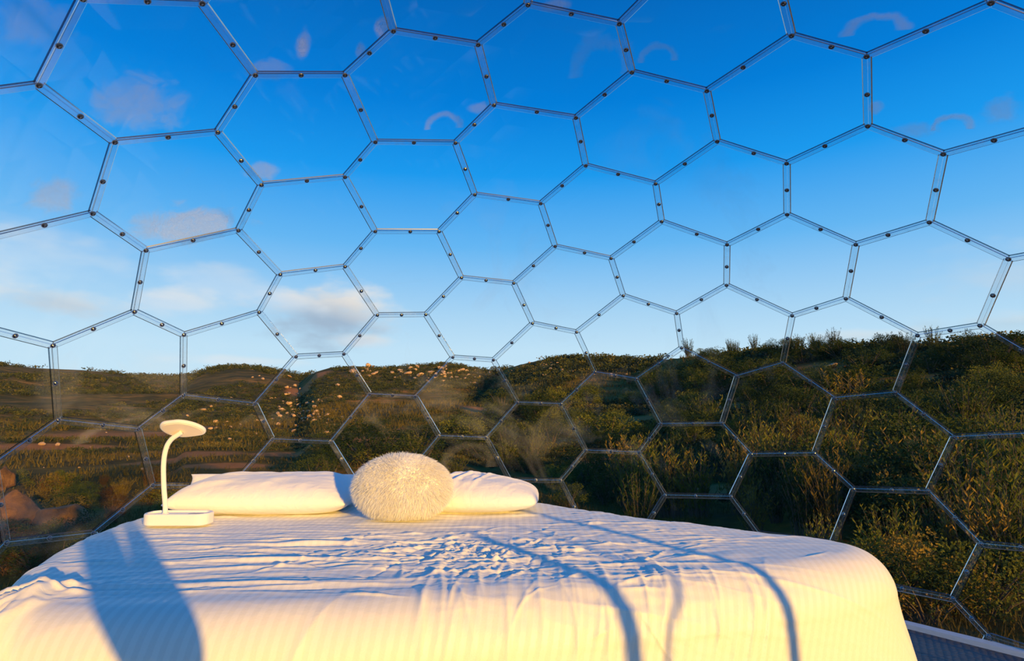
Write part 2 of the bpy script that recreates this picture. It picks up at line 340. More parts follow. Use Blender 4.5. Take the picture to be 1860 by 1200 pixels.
# under the dome the ground stays well below the deck
dd_ = np.hypot(X-.19, Y-1.235); Z = np.where(dd_ < 3.0, np.minimum(Z, -.42-.1*(3.0-dd_)), Z)
Vv = np.stack([X, Y, Z], -1).reshape(-1, 3); na = len(azs); nr = len(rs)
I, J = np.meshgrid(np.arange(nr-1), np.arange(na), indexing='ij'); J2 = (J+1) % na
Ff = np.stack([I*na+J, I*na+J2, (I+1)*na+J2, (I+1)*na+J], -1).reshape(-1, 4)
def ground_at_px(u, v):
    d_ = ray(u, v); h_ = math.hypot(d_.x, d_.y); az = math.atan2(d_.x, d_.y); te = d_.z/h_
    rr = np.exp(np.linspace(math.log(3.0), math.log(450), 900)); tt = tanel(rr, np.full_like(rr, az))
    hit_ = np.nonzero(tt >= te)[0]
    if len(hit_) == 0: return None
    r_ = rr[hit_[0]]; return Vector((r_*math.sin(az), r_*math.cos(az), EYE+r_*tt[hit_[0]])), r_
# bare patches of red soil on the slopes: azimuth, log distance and their half extents
PATCH = []
for (u, v, wu, wv) in ((1470, 676, 60, 18), (1320, 742, 60, 9), (1120, 762, 85, 9), (1130, 852, 80, 22), (1520, 842, 60, 20), (1430, 712, 40, 7), (1640, 690, 60, 8), (1010, 800, 60, 7),
                       (1560, 726, 50, 7), (880, 745, 50, 6), (700, 800, 70, 8), (1290, 895, 70, 14), (1820, 930, 80, 22), (240, 790, 120, 6), (120, 812, 110, 5), (350, 825, 90, 6), (560, 700, 40, 8), (420, 845, 80, 6), (520, 826, 60, 5)):
    q0, q1, q = ground_at_px(u, v+wv), ground_at_px(u, v-wv), ground_at_px(u, v)
    if q0 and q1 and q: PATCH.append((azpx(u), wu/FPX, math.log(q[1]), max(.04, (math.log(q1[1])-math.log(q0[1]))/2)))
def bare(x, y):
    r_ = np.maximum(np.hypot(x, y), .1); az = np.arctan2(x, y); lr = np.log(r_); s = np.zeros_like(r_)
    for a, wa, l, wl in PATCH: s = np.maximum(s, np.exp(-(((az-a)/wa)**2+((lr-l)/wl)**2)))
    return s
g = mesh_obj('ground', Vv, Ff[:, ::-1], M_GROUND, smooth=True)
ab = g.data.attributes.new('bare_soil', 'FLOAT', 'POINT'); ab.data.foreach_set('value', bare(X.ravel(), Y.ravel()).astype(np.float32))
tag(g, 'dry scrubby hillside of orange soil outside the clear dome', None, None, 'structure')
def gz(x, y):
    if math.hypot(x-.19, y-1.235) < 3.0: return -.45
    return float(ground_z(np.array([x]), np.array([y]))[0])

# ------------------------------------------------------------------ deck
DC = Vector((0.1944, 1.2353, 0.0)); RAD = 2.1; KZ = .84527; DCZ = .4515
A_ = on(1634, 1140, 0.0); B_ = on(1860, 1198, 0.0)
ang0 = math.atan2(((A_+B_)/2-DC).y, ((A_+B_)/2-DC).x); ap = 2.03
NS = 16
poly = []
for k in range(NS):
    a = ang0+2*PI*(k-.5)/NS; poly.append(Vector((DC.x+ap/math.cos(PI/NS)*math.cos(a), DC.y+ap/math.cos(PI/NS)*math.sin(a), 0)))
def prism(pts, z0, z1):
    n = len(pts); V = [(p.x, p.y, z0) for p in pts]+[(p.x, p.y, z1) for p in pts]
    return V, [tuple(range(n))[::-1], tuple(range(n, 2*n))]+[(i, (i+1) % n, n+(i+1) % n, n+i) for i in range(n)]
V, F = prism(poly, -.035, 0.0)
fl = mesh_obj('floor', V, F, M_DECK); tag(fl, 'slate grey textured deck floor inside the clear dome', None, None, 'structure')
plat = [DC+(p-DC)*1.10 for p in poly]
V, F = prism(plat, -.16, -.036); pl = mesh_obj('platform', V, F, M_TIMBER, fl)
for k in range(NS):   # posts under the platform
    p = DC+(poly[k]-DC)*.95; zb = min(-.42, gz(p.x, p.y))-.25
    V, F = prism([p+Vector((sx_*.05, sy_*.05, 0)) for sx_, sy_ in ((-1, -1), (1, -1), (1, 1), (-1, 1))], zb, -.16); mesh_obj('post', V, F, M_TIMBER, fl)
curb = empty('base_rail', (DC.x, DC.y, 0)); tag(curb, 'pale aluminium base rail running around the edge of the grey deck', 'rail')
for k in range(NS):
    a, b = poly[k]-DC, poly[(k+1) % NS]-DC
    a2, b2 = a*(1-.030/ap), b*(1-.030/ap); a3, b3 = a*(1-.026/ap), b*(1-.026/ap); a4, b4 = a*(1-.006/ap), b*(1-.006/ap)
    V = [(*a2.xy, .0005), (*b2.xy, .0005), (*b.xy, .0005), (*a.xy, .0005), (*a3.xy, .018), (*b3.xy, .018), (*b4.xy, .026), (*a4.xy, .026), (*a.xy, .018), (*b.xy, .018)]
    F = [(0, 3, 2, 1), (0, 1, 5, 4), (4, 5, 6, 7), (7, 6, 9, 8), (8, 9, 2, 3), (0, 4, 7, 8, 3), (1, 2, 9, 6, 5)]
    mesh_obj('rail_length', V, F, M_ALU, curb)

# ------------------------------------------------------------------ dome: Goldberg polyhedron of hexagons with twelve pentagons
def goldberg():
    t = (1+5**.5)/2
    v = np.array([(-1, t, 0), (1, t, 0), (-1, -t, 0), (1, -t, 0), (0, -1, t), (0, 1, t), (0, -1, -t), (0, 1, -t), (t, 0, -1), (t, 0, 1), (-t, 0, -1), (-t, 0, 1)], float)
    v /= np.linalg.norm(v[0])
    Fi = [(0, 11, 5), (0, 5, 1), (0, 1, 7), (0, 7, 10), (0, 10, 11), (1, 5, 9), (5, 11, 4), (11, 10, 2), (10, 7, 6), (7, 1, 8), (3, 9, 4), (3, 4, 2), (3, 2, 6), (3, 6, 8), (3, 8, 9), (4, 9, 5), (2, 4, 11), (6, 2, 10), (8, 6, 7), (9, 8, 1)]
    key = {}; C = []
    def add(p):
        q = p/np.linalg.norm(p); k = tuple(np.round(q, 5)+0.0)
        if k not in key: key[k] = len(C); C.append(q)
        return key[k]
    tris = []
    for a, b, c in Fi:
        A, B, Dv = v[a], v[b], v[c]
        def g(i, j): return add((A*(3-i-j)+B*i+Dv*j)/3)
        for i in range(3):
            for j in range(3-i):
                tris.append((g(i, j), g(i+1, j), g(i, j+1)))
                if i+j < 2: tris.append((g(i+1, j), g(i+1, j+1), g(i, j+1)))
    em = {}
    for t_ in tris:
        gi = add(C[t_[0]]+C[t_[1]]+C[t_[2]])
        for k in range(3):
            em.setdefault(frozenset((t_[k], t_[(k+1) % 3])), []).append(gi)
    W = []; cells = {}
    for e, gs in em.items():
        for a in e:
            w_ = C[a]+C[gs[0]]+C[gs[1]]; w_ /= np.linalg.norm(w_)
            i = len(W); W.append(w_)
            for c in (a, gs[0], gs[1]): cells.setdefault(c, []).append(i)
    W = np.array(W); C = np.array(C); out = []
    for c, l in cells.items():
        n = C[c]; u = np.cross(n, [.3, .5, .8]); u /= np.linalg.norm(u); w_ = np.cross(n, u)
        l.sort(key=lambda i: np.arctan2((W[i]-n)@w_, (W[i]-n)@u)); out.append(l)
    return out
POS = [Vector((a/1000, b/1000, c/1000)) for a, b, c in [[-1330,2367,1211],[-1413,2174,1273],[-1313,2053,1476],[-1066,2220,1602],[-1098,2523,1330],[-992,2464,1484],[-1355,1834,1538],[-1207,1695,1715],[-941,2116,1746],[-981,1855,1826],[-809,1729,1954],[-562,1846,2025],[-666,2243,1829],[-526,2146,1930],[-832,1447,1990],[-603,1297,2093],[-379,1733,2107],[-385,1442,2149],[-143,1298,2203],[51,1449,2213],[-115,1840,2131],[50,1704,2177],[-1534,1652,1396],[-1557,1380,1423],[-1230,1430,1745],[-1405,1264,1601],[-1194,847,1742],[-1384,981,1602],[-1022,995,1884],[-1034,1297,1890],[-793,846,1983],[-584,994,2088],[-1444,594,1420],[-1507,831,1435],[-1147,579,1699],[-1275,475,1545],[-752,2588,1549],[-654,2822,1366],[-1009,2741,1156],[-820,2860,1180],[-603,2512,1689],[-334,2608,1718],[-432,2909,1383],[-248,2823,1552],[8,2885,1538],[106,3038,1358],[-311,3080,1184],[-100,3131,1174],[206,2743,1687],[478,2774,1636],[338,3064,1315],[558,2909,1479],[822,2905,1388],[868,3002,1225],[446,3168,1112],[662,3145,1075],[-164,2483,1847],[-227,2238,1970],[-69,2098,2055],[249,2169,2041],[129,2554,1832],[312,2380,1936],[677,2576,1755],[616,2421,1872],[351,1775,2162],[428,1961,2105],[-906,2988,754],[-725,3013,990],[-1130,2820,773],[-1178,2717,939],[-393,3215,772],[-508,3112,981],[-810,3075,568],[-567,3188,558],[-443,3232,338],[-590,3147,137],[-956,2989,357],[-851,3021,152],[-172,3298,325],[-35,3282,105],[-454,3137,-66],[-178,3204,-81],[-45,3135,-277],[-176,3023,-425],[-568,3008,-248],[-422,2964,-411],[-142,3276,760],[30,3244,951],[268,3252,942],[406,3305,690],[-15,3323,529],[267,3332,525],[249,3288,80],[400,3313,265],[690,3258,682],[796,3195,836],[-1269,2735,569],[-1481,2489,601],[-1379,2484,970],[-1499,2392,834],[-1191,2810,363],[-1315,2661,184],[-1598,2330,443],[-1514,2422,210],[-1707,2006,74],[-1572,2257,31],[-1781,1922,293],[-1725,2087,460],[-1463,2098,-359],[-1446,2306,-187],[-1718,1819,-92],[-1598,1862,-307],[-1570,1644,-447],[-1653,1428,-376],[-1797,1562,-40],[-1760,1390,-184],[-963,2885,-47],[-1192,2706,-30],[-813,2883,-245],[-876,2711,-429],[-1092,2535,-422],[-1258,2528,-219],[-1294,2107,-561],[-1111,2323,-592],[-687,2682,-597],[-479,2810,-576],[-1582,2017,1129],[-1633,2142,873],[-1812,1728,768],[-1730,2009,729],[-1646,1790,1165],[-1767,1617,997],[-1786,1328,1035],[-1684,1212,1245],[-1851,1151,845],[-1812,863,870],[-1715,765,1074],[-1652,937,1259],[-1500,440,1256],[-1626,505,1086],[-1860,1654,351],[-1876,1552,582],[-1866,1476,174],[-1885,1195,209],[-1896,1263,619],[-1900,1085,424],[-1816,687,672],[-1859,796,452],[-1778,1139,-153],[-1834,1030,27],[1012,2726,1493],[1292,2684,1341],[1130,2963,1079],[1301,2827,1134],[1144,2363,1715],[969,2579,1648],[1398,2327,1576],[1445,2508,1387],[1543,2104,1597],[1752,2026,1437],[1795,2236,1230],[1677,2417,1215],[1452,1885,1763],[1579,1642,1741],[1861,1776,1430],[1777,1580,1582],[1855,1311,1536],[1993,1269,1367],[2019,1690,1242],[2070,1448,1229],[1065,2177,1857],[802,2183,1950],[881,1715,2079],[703,1991,2051],[1230,1923,1882],[1105,1704,2001],[1474,1398,1852],[1262,1421,1972],[743,1512,2149],[486,1545,2190],[155,911,2205],[-109,1018,2198],[366,1092,2216],[307,1342,2222],[-328,861,2141],[-286,580,2088],[208,645,2155],[-14,470,2095],[42,208,1994],[318,128,1956],[485,562,2115],[540,307,2017],[-107,-173,1744],[-174,55,1886],[160,-240,1714],[370,-92,1819],[230,-417,1546],[469,-436,1500],[656,-305,1594],[627,-137,1744],[-754,561,1929],[-502,427,1980],[-935,435,1786],[-881,180,1688],[-644,44,1730],[-446,165,1879],[-308,-292,1594],[-573,-185,1587],[-1226,248,1458],[-1044,97,1514],[-1471,89,932],[-1622,329,906],[-1366,226,1279],[-1340,51,1135],[-1659,249,499],[-1716,413,697],[-1409,-74,749],[-1503,2,525],[-1392,-132,326],[-1190,-340,356],[-1205,-282,777],[-1097,-413,583],[-1437,-20,100],[-1278,-118,-90],[-1046,-426,169],[-1089,-317,-50],[-902,-373,-215],[-712,-516,-160],[-820,-579,201],[-674,-613,36],[-1703,361,273],[-1804,634,251],[-1684,628,-152],[-1792,758,41],[-1585,368,-142],[-1592,227,73],[-1423,267,-331],[-1272,27,-305],[-1630,783,-339],[-1682,1023,-326],[-1413,1638,-639],[-1359,1384,-737],[-1467,1162,-633],[-1605,1201,-464],[-1272,1866,-701],[-1065,1844,-873],[-1162,1349,-900],[-1008,1581,-974],[-764,1541,-1107],[-680,1270,-1162],[-1074,1078,-957],[-836,1038,-1086],[-575,1763,-1139],[-308,1707,-1225],[-423,1229,-1245],[-240,1444,-1276],[24,1380,-1314],[82,1141,-1319],[-322,973,-1255],[-81,949,-1292],[-876,2065,-905],[-901,2304,-764],[-692,2487,-761],[-454,2447,-890],[-631,2025,-1038],[-419,2224,-1026],[-96,1909,-1212],[-151,2164,-1114],[-267,2775,-691],[-238,2608,-841],[229,3136,-302],[337,3006,-496],[-80,2907,-597],[159,2888,-643],[674,3159,-133],[386,3212,-125],[786,3025,-331],[608,2948,-514],[1058,2915,-324],[1144,2732,-501],[962,2655,-684],[697,2762,-691],[1217,2942,-117],[1450,2794,-85],[1378,2586,-469],[1531,2618,-261],[1728,2446,-199],[1756,2255,-365],[1433,2374,-611],[1615,2224,-554],[830,3184,65],[705,3262,280],[1126,3117,469],[818,3241,458],[1103,3075,75],[1231,3053,299],[1567,2784,149],[1500,2869,293],[1215,3049,688],[1085,3080,842],[1745,-25,-96],[1882,77,53],[1858,-27,268],[1675,-243,299],[1582,-217,-68],[1536,-330,112],[1894,31,678],[1968,110,450],[1705,-191,710],[1596,-327,513],[1582,-235,932],[1352,-414,950],[1245,-549,750],[1365,-506,534],[1646,-58,1122],[1480,-64,1325],[1202,-412,1148],[1265,-240,1332],[868,-340,1479],[1076,-212,1500],[957,-538,1151],[811,-493,1314],[2168,537,593],[2105,365,408],[1959,208,868],[2096,460,824],[2107,651,995],[1987,608,1210],[1835,164,1090],[1852,373,1262],[1500,148,1495],[1683,363,1464],[2149,1081,1087],[2186,908,943],[2042,1042,1279],[1959,827,1350],[1160,-520,-81],[1316,-496,120],[1442,-238,-247],[1240,-376,-267],[963,-715,340],[1225,-589,328],[907,-638,-79],[802,-740,134],[517,-809,149],[346,-774,-49],[733,-603,-276],[456,-670,-261],[103,-861,389],[393,-853,371],[-50,-828,194],[70,-785,-21],[-320,-781,213],[-438,-708,42],[-93,-700,-194],[-331,-669,-150],[981,-676,765],[839,-759,562],[567,-733,984],[843,-666,969],[420,-812,796],[554,-828,577],[-29,-844,610],[127,-820,810],[434,-665,1180],[565,-553,1328],[1172,-133,-612],[1085,-334,-457],[1403,4,-560],[1519,-60,-385],[648,-354,-644],[831,-445,-468],[1006,-38,-782],[737,-147,-803],[542,-10,-947],[621,233,-1066],[1082,207,-902],[892,341,-1042],[257,-79,-932],[59,96,-1036],[423,392,-1163],[147,325,-1148],[54,736,-1269],[-36,519,-1206],[487,646,-1234],[300,796,-1282],[364,-423,-628],[270,-581,-437],[-194,-465,-537],[-4,-598,-397],[168,-286,-772],[-116,-311,-721],[-226,69,-981],[-312,-131,-826],[-453,-447,-459],[-501,-551,-275],[1485,236,-665],[1695,384,-560],[1706,72,-291],[1800,284,-362],[1385,615,-913],[1330,343,-837],[1601,767,-806],[1756,644,-625],[1622,1057,-842],[1796,1215,-696],[1950,1087,-515],[1930,806,-479],[1426,1194,-986],[1411,1485,-980],[1773,1492,-699],[1583,1625,-839],[1536,1892,-796],[1664,1996,-642],[1895,1640,-532],[1833,1877,-517],[1190,752,-1057],[944,614,-1121],[757,1042,-1251],[737,761,-1216],[1210,1042,-1094],[985,1185,-1193],[1182,1626,-1080],[972,1478,-1185],[524,1178,-1301],[318,1046,-1313],[2006,316,3],[1963,425,-217],[2155,853,-96],[2033,686,-270],[2200,741,130],[2121,465,176],[2249,815,550],[2264,918,320],[2285,1208,284],[2289,1386,479],[2255,995,729],[2274,1276,694],[2167,1331,1056],[2223,1440,876],[2073,1257,-342],[2175,1142,-132],[2041,1533,-356],[2104,1706,-171],[2240,1320,57],[2201,1607,33],[2248,1676,450],[2204,1787,230],[1890,2035,-348],[2015,1971,-178],[1081,-16,1664],[843,23,1793],[1290,167,1667],[1265,405,1808],[808,247,1929],[1020,446,1941],[697,764,2128],[964,708,2042],[1087,1198,2058],[1155,929,2009],[831,1247,2143],[632,1027,2179],[1661,604,1604],[1453,627,1776],[1748,1087,1640],[1802,832,1542],[1553,1122,1802],[1398,889,1876],[-456,-761,415],[-720,-654,409],[-318,-792,617],[-447,-714,828],[-720,-604,821],[-854,-575,604],[-831,-470,1020],[-1073,-310,997],[-670,-445,1227],[-755,-261,1404],[-989,-115,1372],[-1145,-139,1172],[-286,-689,1034],[0,-743,1024],[52,-535,1399],[160,-666,1205],[-219,-477,1417],[-397,-555,1234],[-457,747,-1185],[-306,507,-1159],[-678,298,-955],[-408,285,-1047],[-834,545,-982],[-715,772,-1100],[-1078,586,-849],[-1197,852,-838],[-1372,445,-523],[-1167,379,-690],[-1479,701,-522],[-1392,902,-676],[-767,92,-796],[-584,-122,-733],[-884,-243,-420],[-646,-283,-549],[-1012,132,-663],[-1066,-42,-471],[1270,2290,-785],[1324,2036,-883],[1143,1910,-1026],[891,2043,-1077],[1033,2427,-827],[835,2305,-977],[563,2415,-983],[496,2643,-841],[347,2263,-1091],[70,2343,-1053],[19,2563,-916],[229,2711,-811],[675,1891,-1185],[717,1609,-1238],[498,1453,-1295],[234,1559,-1302],[403,2000,-1192],[181,1826,-1252],[2073,1850,1050],[2181,1713,861],[2082,2133,621],[2191,1842,650],[1976,2108,1033],[1975,2259,822],[1834,2481,798],[1674,2585,985],[1787,2598,565],[1584,2806,547],[1455,2888,704],[1504,2761,965],[2022,2267,392],[2093,2083,206],[1852,2428,38],[2006,2167,21],[1804,2535,144],[1891,2469,374]]]
CELLS = goldberg()
CEN = Vector((DC.x, DC.y, DCZ))
def nrm(p): d = p-CEN; return Vector((d.x, d.y, d.z/KZ**2)).normalized()
dome = empty('dome', (DC.x, DC.y, 0)); tag(dome, 'clear bubble dome of bolted hexagonal panes arching over the bed', 'dome')
O = Vector((DC.x, DC.y, 0))
ZF = .004
def clip(pts, z=ZF):
    out = []
    for i, a in enumerate(pts):
        b = pts[(i+1) % len(pts)]
        if a.z >= z: out.append(a)
        if (a.z >= z) != (b.z >= z): out.append(a.lerp(b, (z-a.z)/(b.z-a.z)))
    return out
cam_fwd = Vector((0, math.cos(PITCH), math.sin(PITCH)))
def screen(p):   # which pieces the photograph shows largest
    d = p-Vector((0, 0, EYE)); f = d.dot(cam_fwd)
    if f < .05: return -d.length-10
    return -d.length-5*max(0, abs(d.x/f)-.9)
SM = [(s_, on_dome(s_[0], s_[1]), max((on_dome(s_[0]+s_[2], s_[1])-on_dome(s_[0], s_[1])).length, (on_dome(s_[0], s_[1]+s_[3])-on_dome(s_[0], s_[1])).length)) for s_ in PAINTED_REFLECTIONS]
edges = {}
for c in CELLS:
    m0 = sum((POS[i] for i in c), Vector())/len(c); az0 = math.degrees(math.atan2(m0.y-1.2353, m0.x-.1944))
    if -98 < az0 < -22 and m0.z < 1.75: continue   # assumed doorway behind the camera: panes left out to keep seam shadows off the bed
    P = clip([POS[i] for i in c])
    for k in range(len(c)):
        edges.setdefault(frozenset((c[k], c[(k+1) % len(c)])), None)
    if len(P) < 3: continue
    cc = sum(P, Vector())/len(P); n = nrm(cc)
    if len([p for p in P if p.z > ZF+.01]) < 1: continue
    m_ = len(P); q = [cc+(p-cc)*.996 for p in P]
    bul = cc+n*.012
    V = []
    for off in (0.0, .003):
        V += [tuple(p+n*off-O) for p in q]
        V += [tuple(cc+(p-cc)*.6+n*(off+.008)-O) for p in P]
        V += [tuple(bul+n*off-O)]
    s = 2*m_+1; F = []
    for k in range(m_):
        k2 = (k+1) % m_
        F += [(k, k2, m_+k2, m_+k), (m_+k, m_+k2, 2*m_), (s+k2, s+k, s+m_+k, s+m_+k2), (s+m_+k2, s+m_+k, s+2*m_), (k2, k, s+k, s+k2)]
    F = [f[::-1] for f in F]
    mi = []
    for k in range(m_): mi += [0, 0, 0, 0, 1]
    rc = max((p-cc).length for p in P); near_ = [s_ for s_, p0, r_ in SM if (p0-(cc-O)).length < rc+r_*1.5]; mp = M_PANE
    if near_: mp = M_PANE.copy(); mp.name = 'acrylic_pane_painted_reflections'; paint_reflections(mp, near_)  # pane copy with bed reflections painted into its colour
    mesh_obj('pane', V, F, [mp, M_SEAMEDGE], dome, midx=mi)
def seam_geo(a, b, wd=.0225, th=.003, off=.006, ch=.0030):
    n = nrm((a+b)/2); t = (b-a).normalized(); s = t.cross(n).normalized()
    a = a+t*.004-n*off; b = b-t*.004-n*off
    V = []
    for p in (a, b):
        for (x, y) in ((-wd/2, 0), (wd/2, 0), (wd/2+ch, th), (-wd/2-ch, th)): V.append(tuple(p+s*x+n*y-O))
    F = [(0, 1, 5, 4), (1, 2, 6, 5), (2, 3, 7, 6), (3, 0, 4, 7), (0, 3, 2, 1), (4, 5, 6, 7)]
    return V, F, [0, 1, 0, 1, 1, 1]
bm = bmesh.new()   # domed bolt head on a washer
for (r0, z0, r1, z1) in ((.0090, 0, .0090, .0012), (.0090, .0012, .0068, .0014), (.0068, .0014, .0062, .0040), (.0062, .0040, .0040, .0058), (.0040, .0058, .0001, .0066)):
    ring0 = [bm.verts.new((r0*math.cos(2*PI*k/10), r0*math.sin(2*PI*k/10), z0)) for k in range(10)]
    ring1 = [bm.verts.new((r1*math.cos(2*PI*k/10), r1*math.sin(2*PI*k/10), z1)) for k in range(10)]
    for k in range(10):
        f = bm.faces.new((ring0[k], ring0[(k+1) % 10], ring1[(k+1) % 10], ring1[k])); f.smooth = z0 > .003; f.material_index = 0 if z0 > .0013 else 1
BOLT = bpy.data.meshes.new('bolt'); bm.to_mesh(BOLT); bm.free(); BOLT.materials.append(M_BOLT); BOLT.materials.append(M_WASHER)
segs = []; bolts = []; usedv = set()
for e in edges:
    i, j = tuple(e); a, b = POS[i], POS[j]
    if a.z < ZF and b.z < ZF: continue
    for v in (i, j):
        if POS[v].z > .03: usedv.add(v)
    if a.z < ZF: a = b.lerp(a, (b.z-ZF)/(b.z-a.z))
    if b.z < ZF: b = a.lerp(b, (a.z-ZF)/(a.z-b.z))
    if (a-b).length < .03: continue
    segs.append((a, b))
    m_ = a.lerp(b, .5+random.uniform(-.04, .04))
    if m_.z > .05: bolts.append(m_)
bolts += [POS[v] for v in sorted(usedv)]
segs.sort(key=lambda s: -screen((s[0]+s[1])/2)); bolts.sort(key=lambda p: -screen(p))
for a, b in segs[:300]:
    V, F, mi = seam_geo(a, b); mesh_obj('seam', V, F, [M_SEAM, M_SEAMEDGE], dome, midx=mi)
V = []; F = []; mi = []
for a, b in segs[300:]:
    v, f, m_ = seam_geo(a, b); o_ = len(V); V += v; F += [tuple(k+o_ for k in x) for x in f]; mi += m_
if V: tag(mesh_obj('seam_network', V, F, [M_SEAM, M_SEAMEDGE], dome, midx=mi), kind='stuff')
def bolt_mat(p):
    n = -nrm(p); return Matrix.Translation(p+n*.0062-O) @ n.to_track_quat('Z', 'Y').to_matrix().to_4x4()
for p in bolts[:300]:
    o = link('bolt', BOLT, dome); o.matrix_local = bolt_mat(p)
V = []; F = []; mi = []
bv = [v.co.copy() for v in BOLT.vertices]; bf = [tuple(p_.vertices) for p_ in BOLT.polygons]; bi = [p_.material_index for p_ in BOLT.polygons]
for p in bolts[300:]:
    M = bolt_mat(p); o_ = len(V); V += [tuple(M @ v) for v in bv]; F += [tuple(k+o_ for k in x) for x in bf]; mi += bi
if V: tag(mesh_obj('bolt_field', V, F, [M_BOLT, M_WASHER], dome, midx=mi), kind='stuff')
# two unseen posts and a thin cord, added to cast shadow bands on the bed
def ell(az, z, inset=.03):
    rr = (RAD-inset)*math.sqrt(max(0, 1-((z-DCZ)/(RAD*KZ))**2)); return Vector((rr*math.cos(az), rr*math.sin(az), z))
for (X0, Y0, rad, ztop) in ((1.39, -.41, .021, .90), (1.70, -.157, .016, .98)):
    a = math.atan2(Y0-DC.y, X0-DC.x)
    V, F = tube_geo([ell(a, z) for z in np.linspace(.0, ztop, 24)], rad, 10); mesh_obj('added_shadow_post', V, F, M_ALU, dome, True)
a1 = math.atan2(-.41-DC.y, 1.39-DC.x); a2 = math.atan2(-.157-DC.y, 1.70-DC.x)
V, F = tube_geo([ell(a1+(a2-a1)*float(np.interp(z, [.3, .72, .80, .90, 1.2, 1.7], [.0, .22, .42, .50, .42, .1])), z) for z in np.linspace(.3, .90, 30)], .007, 8); mesh_obj('added_shadow_cord', V, F, M_GREY, dome, True)
# ------------------------------------------------------------------ bed
ZT = .52; SX = [(-1.01, 1.36), (-.98, 1.27), (-.80, 1.265), (-.49, 1.29), (-.2, 1.34), (.08, 1.41), (.30, 1.465), (.51, 1.53), (.72, 1.60), (.88, 1.67), (.965, 1.75), (.95, 1.83), (.81, 1.92), (.58, 2.06), (.38, 2.24), (.22, 2.42),
      (.05, 2.62), (-.3, 2.72), (-.7, 2.72), (-1.05, 2.64), (-1.26, 2.50), (-1.33, 2.32), (-1.32, 2.12), (-1.27, 1.88), (-1.17, 1.60), (-1.07, 1.42)]
P = np.array(SX)
for _ in range(5):
    Q = np.roll(P, -1, 0); P = np.stack([.75*P+.25*Q, .25*P+.75*Q], 1).reshape(-1, 2)
T = np.roll(P, -1, 0)-np.roll(P, 1, 0); T /= np.linalg.norm(T, axis=1)[:, None]; NRM = np.stack([T[:, 1], -T[:, 0]], 1)
gs = .0042
xs = np.concatenate([np.arange(-1.98, -.95, .006), np.arange(-.95, .8, .0033), np.arange(.8, 1.62, .006)]); ys = np.concatenate([np.arange(.62, 1.24, .006), np.arange(1.24, 2.1, .0033), np.arange(2.1, 3.2, .0065)]); GX, GY = np.meshgrid(xs, ys, indexing='ij')
pt = np.stack([GX.ravel(), GY.ravel()], 1); idx = np.empty(len(pt), int); dist = np.empty(len(pt))
for s in range(0, len(pt), 20000):
    d2 = ((pt[s:s+20000, None, :]-P[None])**2).sum(-1); k = d2.argmin(1); idx[s:s+20000] = k; dist[s:s+20000] = np.sqrt(d2[np.arange(len(k)), k])
near = P[idx]; nn = NRM[idx]
sgn = np.where(((pt-near)*nn).sum(1) > 0, 1, -1); sd_ = dist*sgn; d = np.maximum(sd_, 0)
arc = np.concatenate([[0], np.cumsum(np.linalg.norm(np.diff(P, axis=0), axis=1))])[idx]
outn = np.where(dist[:, None] > 1e-4, (pt-near)/np.maximum(dist, 1e-4)[:, None]*sgn[:, None], nn)
RR_ = .115; qa = RR_*PI/2
phi = np.minimum(d/RR_, PI/2); rest = np.maximum(d-qa, 0)
corner = np.exp(-((near[:, 0]+1.02)**2+(near[:, 1]-1.32)**2)/.16**2); corner2 = np.exp(-((near[:, 0]-.97)**2+(near[:, 1]-1.76)**2)/.10**2)
pleat = (np.sin(arc*38+1.2*np.sin(arc*9))*.022*(corner+.4*corner2)+np.sin(arc*17+2*np.sin(arc*5))*.006)*smooth(rest/.25)
outd = RR_*np.sin(phi)+rest*.07+pleat+rest*.22*corner+rest*.10*corner2
zz = ZT-RR_*(1-np.cos(phi))-rest*.985
# long drawn creases, a crumpled patch in the middle, pleats running over the front edge
H = np.zeros(len(pt)); R2 = np.random.default_rng(11)
def ridge(cx, cy, ang, L, wd, A, curv=0.0):
    global H
    m_ = (np.abs(pt[:, 0]-cx) < 2.4*L+.06) & (np.abs(pt[:, 1]-cy) < 2.4*L+.06); q = pt[m_]
    c, s = math.cos(ang), math.sin(ang); u = (q[:, 0]-cx)*c+(q[:, 1]-cy)*s; v = -(q[:, 0]-cx)*s+(q[:, 1]-cy)*c-curv*u*u
    H[m_] += A*np.exp(-(np.abs(v)/(wd*.85))**1.35)*np.exp(-(u/L)**2)
for k in range(120):
    cx = R2.uniform(-1.25, .55); cy = R2.uniform(1.33, 2.35)
    ridge(cx, cy, math.radians(R2.normal(2, 5)), R2.uniform(.12, .5), R2.uniform(.005, .009), R2.uniform(.0016, .0046), R2.normal(0, .06))
for k in range(26):
    ridge(R2.uniform(-1.2, -.3), R2.uniform(1.3, 2.0), math.radians(R2.normal(5, 3)), R2.uniform(.25, .6), R2.uniform(.007, .011), R2.uniform(.003, .006), R2.normal(-.05, .05))
for k in range(300):
    cx = R2.normal(-.08, .24); cy = R2.normal(1.66, .13)
    ridge(cx, cy, math.radians(R2.normal(0, 40)), R2.uniform(.02, .09), R2.uniform(.0035, .0075), R2.uniform(.0022, .0056)*R2.choice([1, 1, -1]), R2.normal(0, 2))
for k in range(60):
    ridge(R2.uniform(-.2, .62), R2.uniform(1.25, 1.5), math.radians(R2.normal(94, 9)), R2.uniform(.06, .16), R2.uniform(.005, .010), R2.uniform(.0015, .0042), R2.normal(0, .5))
for k in range(34):
    ridge(R2.uniform(.1, .85), R2.uniform(1.75, 2.2), math.radians(R2.normal(-22, 8)), R2.uniform(.08, .3), R2.uniform(.005, .010), R2.uniform(.0012, .0034), R2.normal(.2, .2))
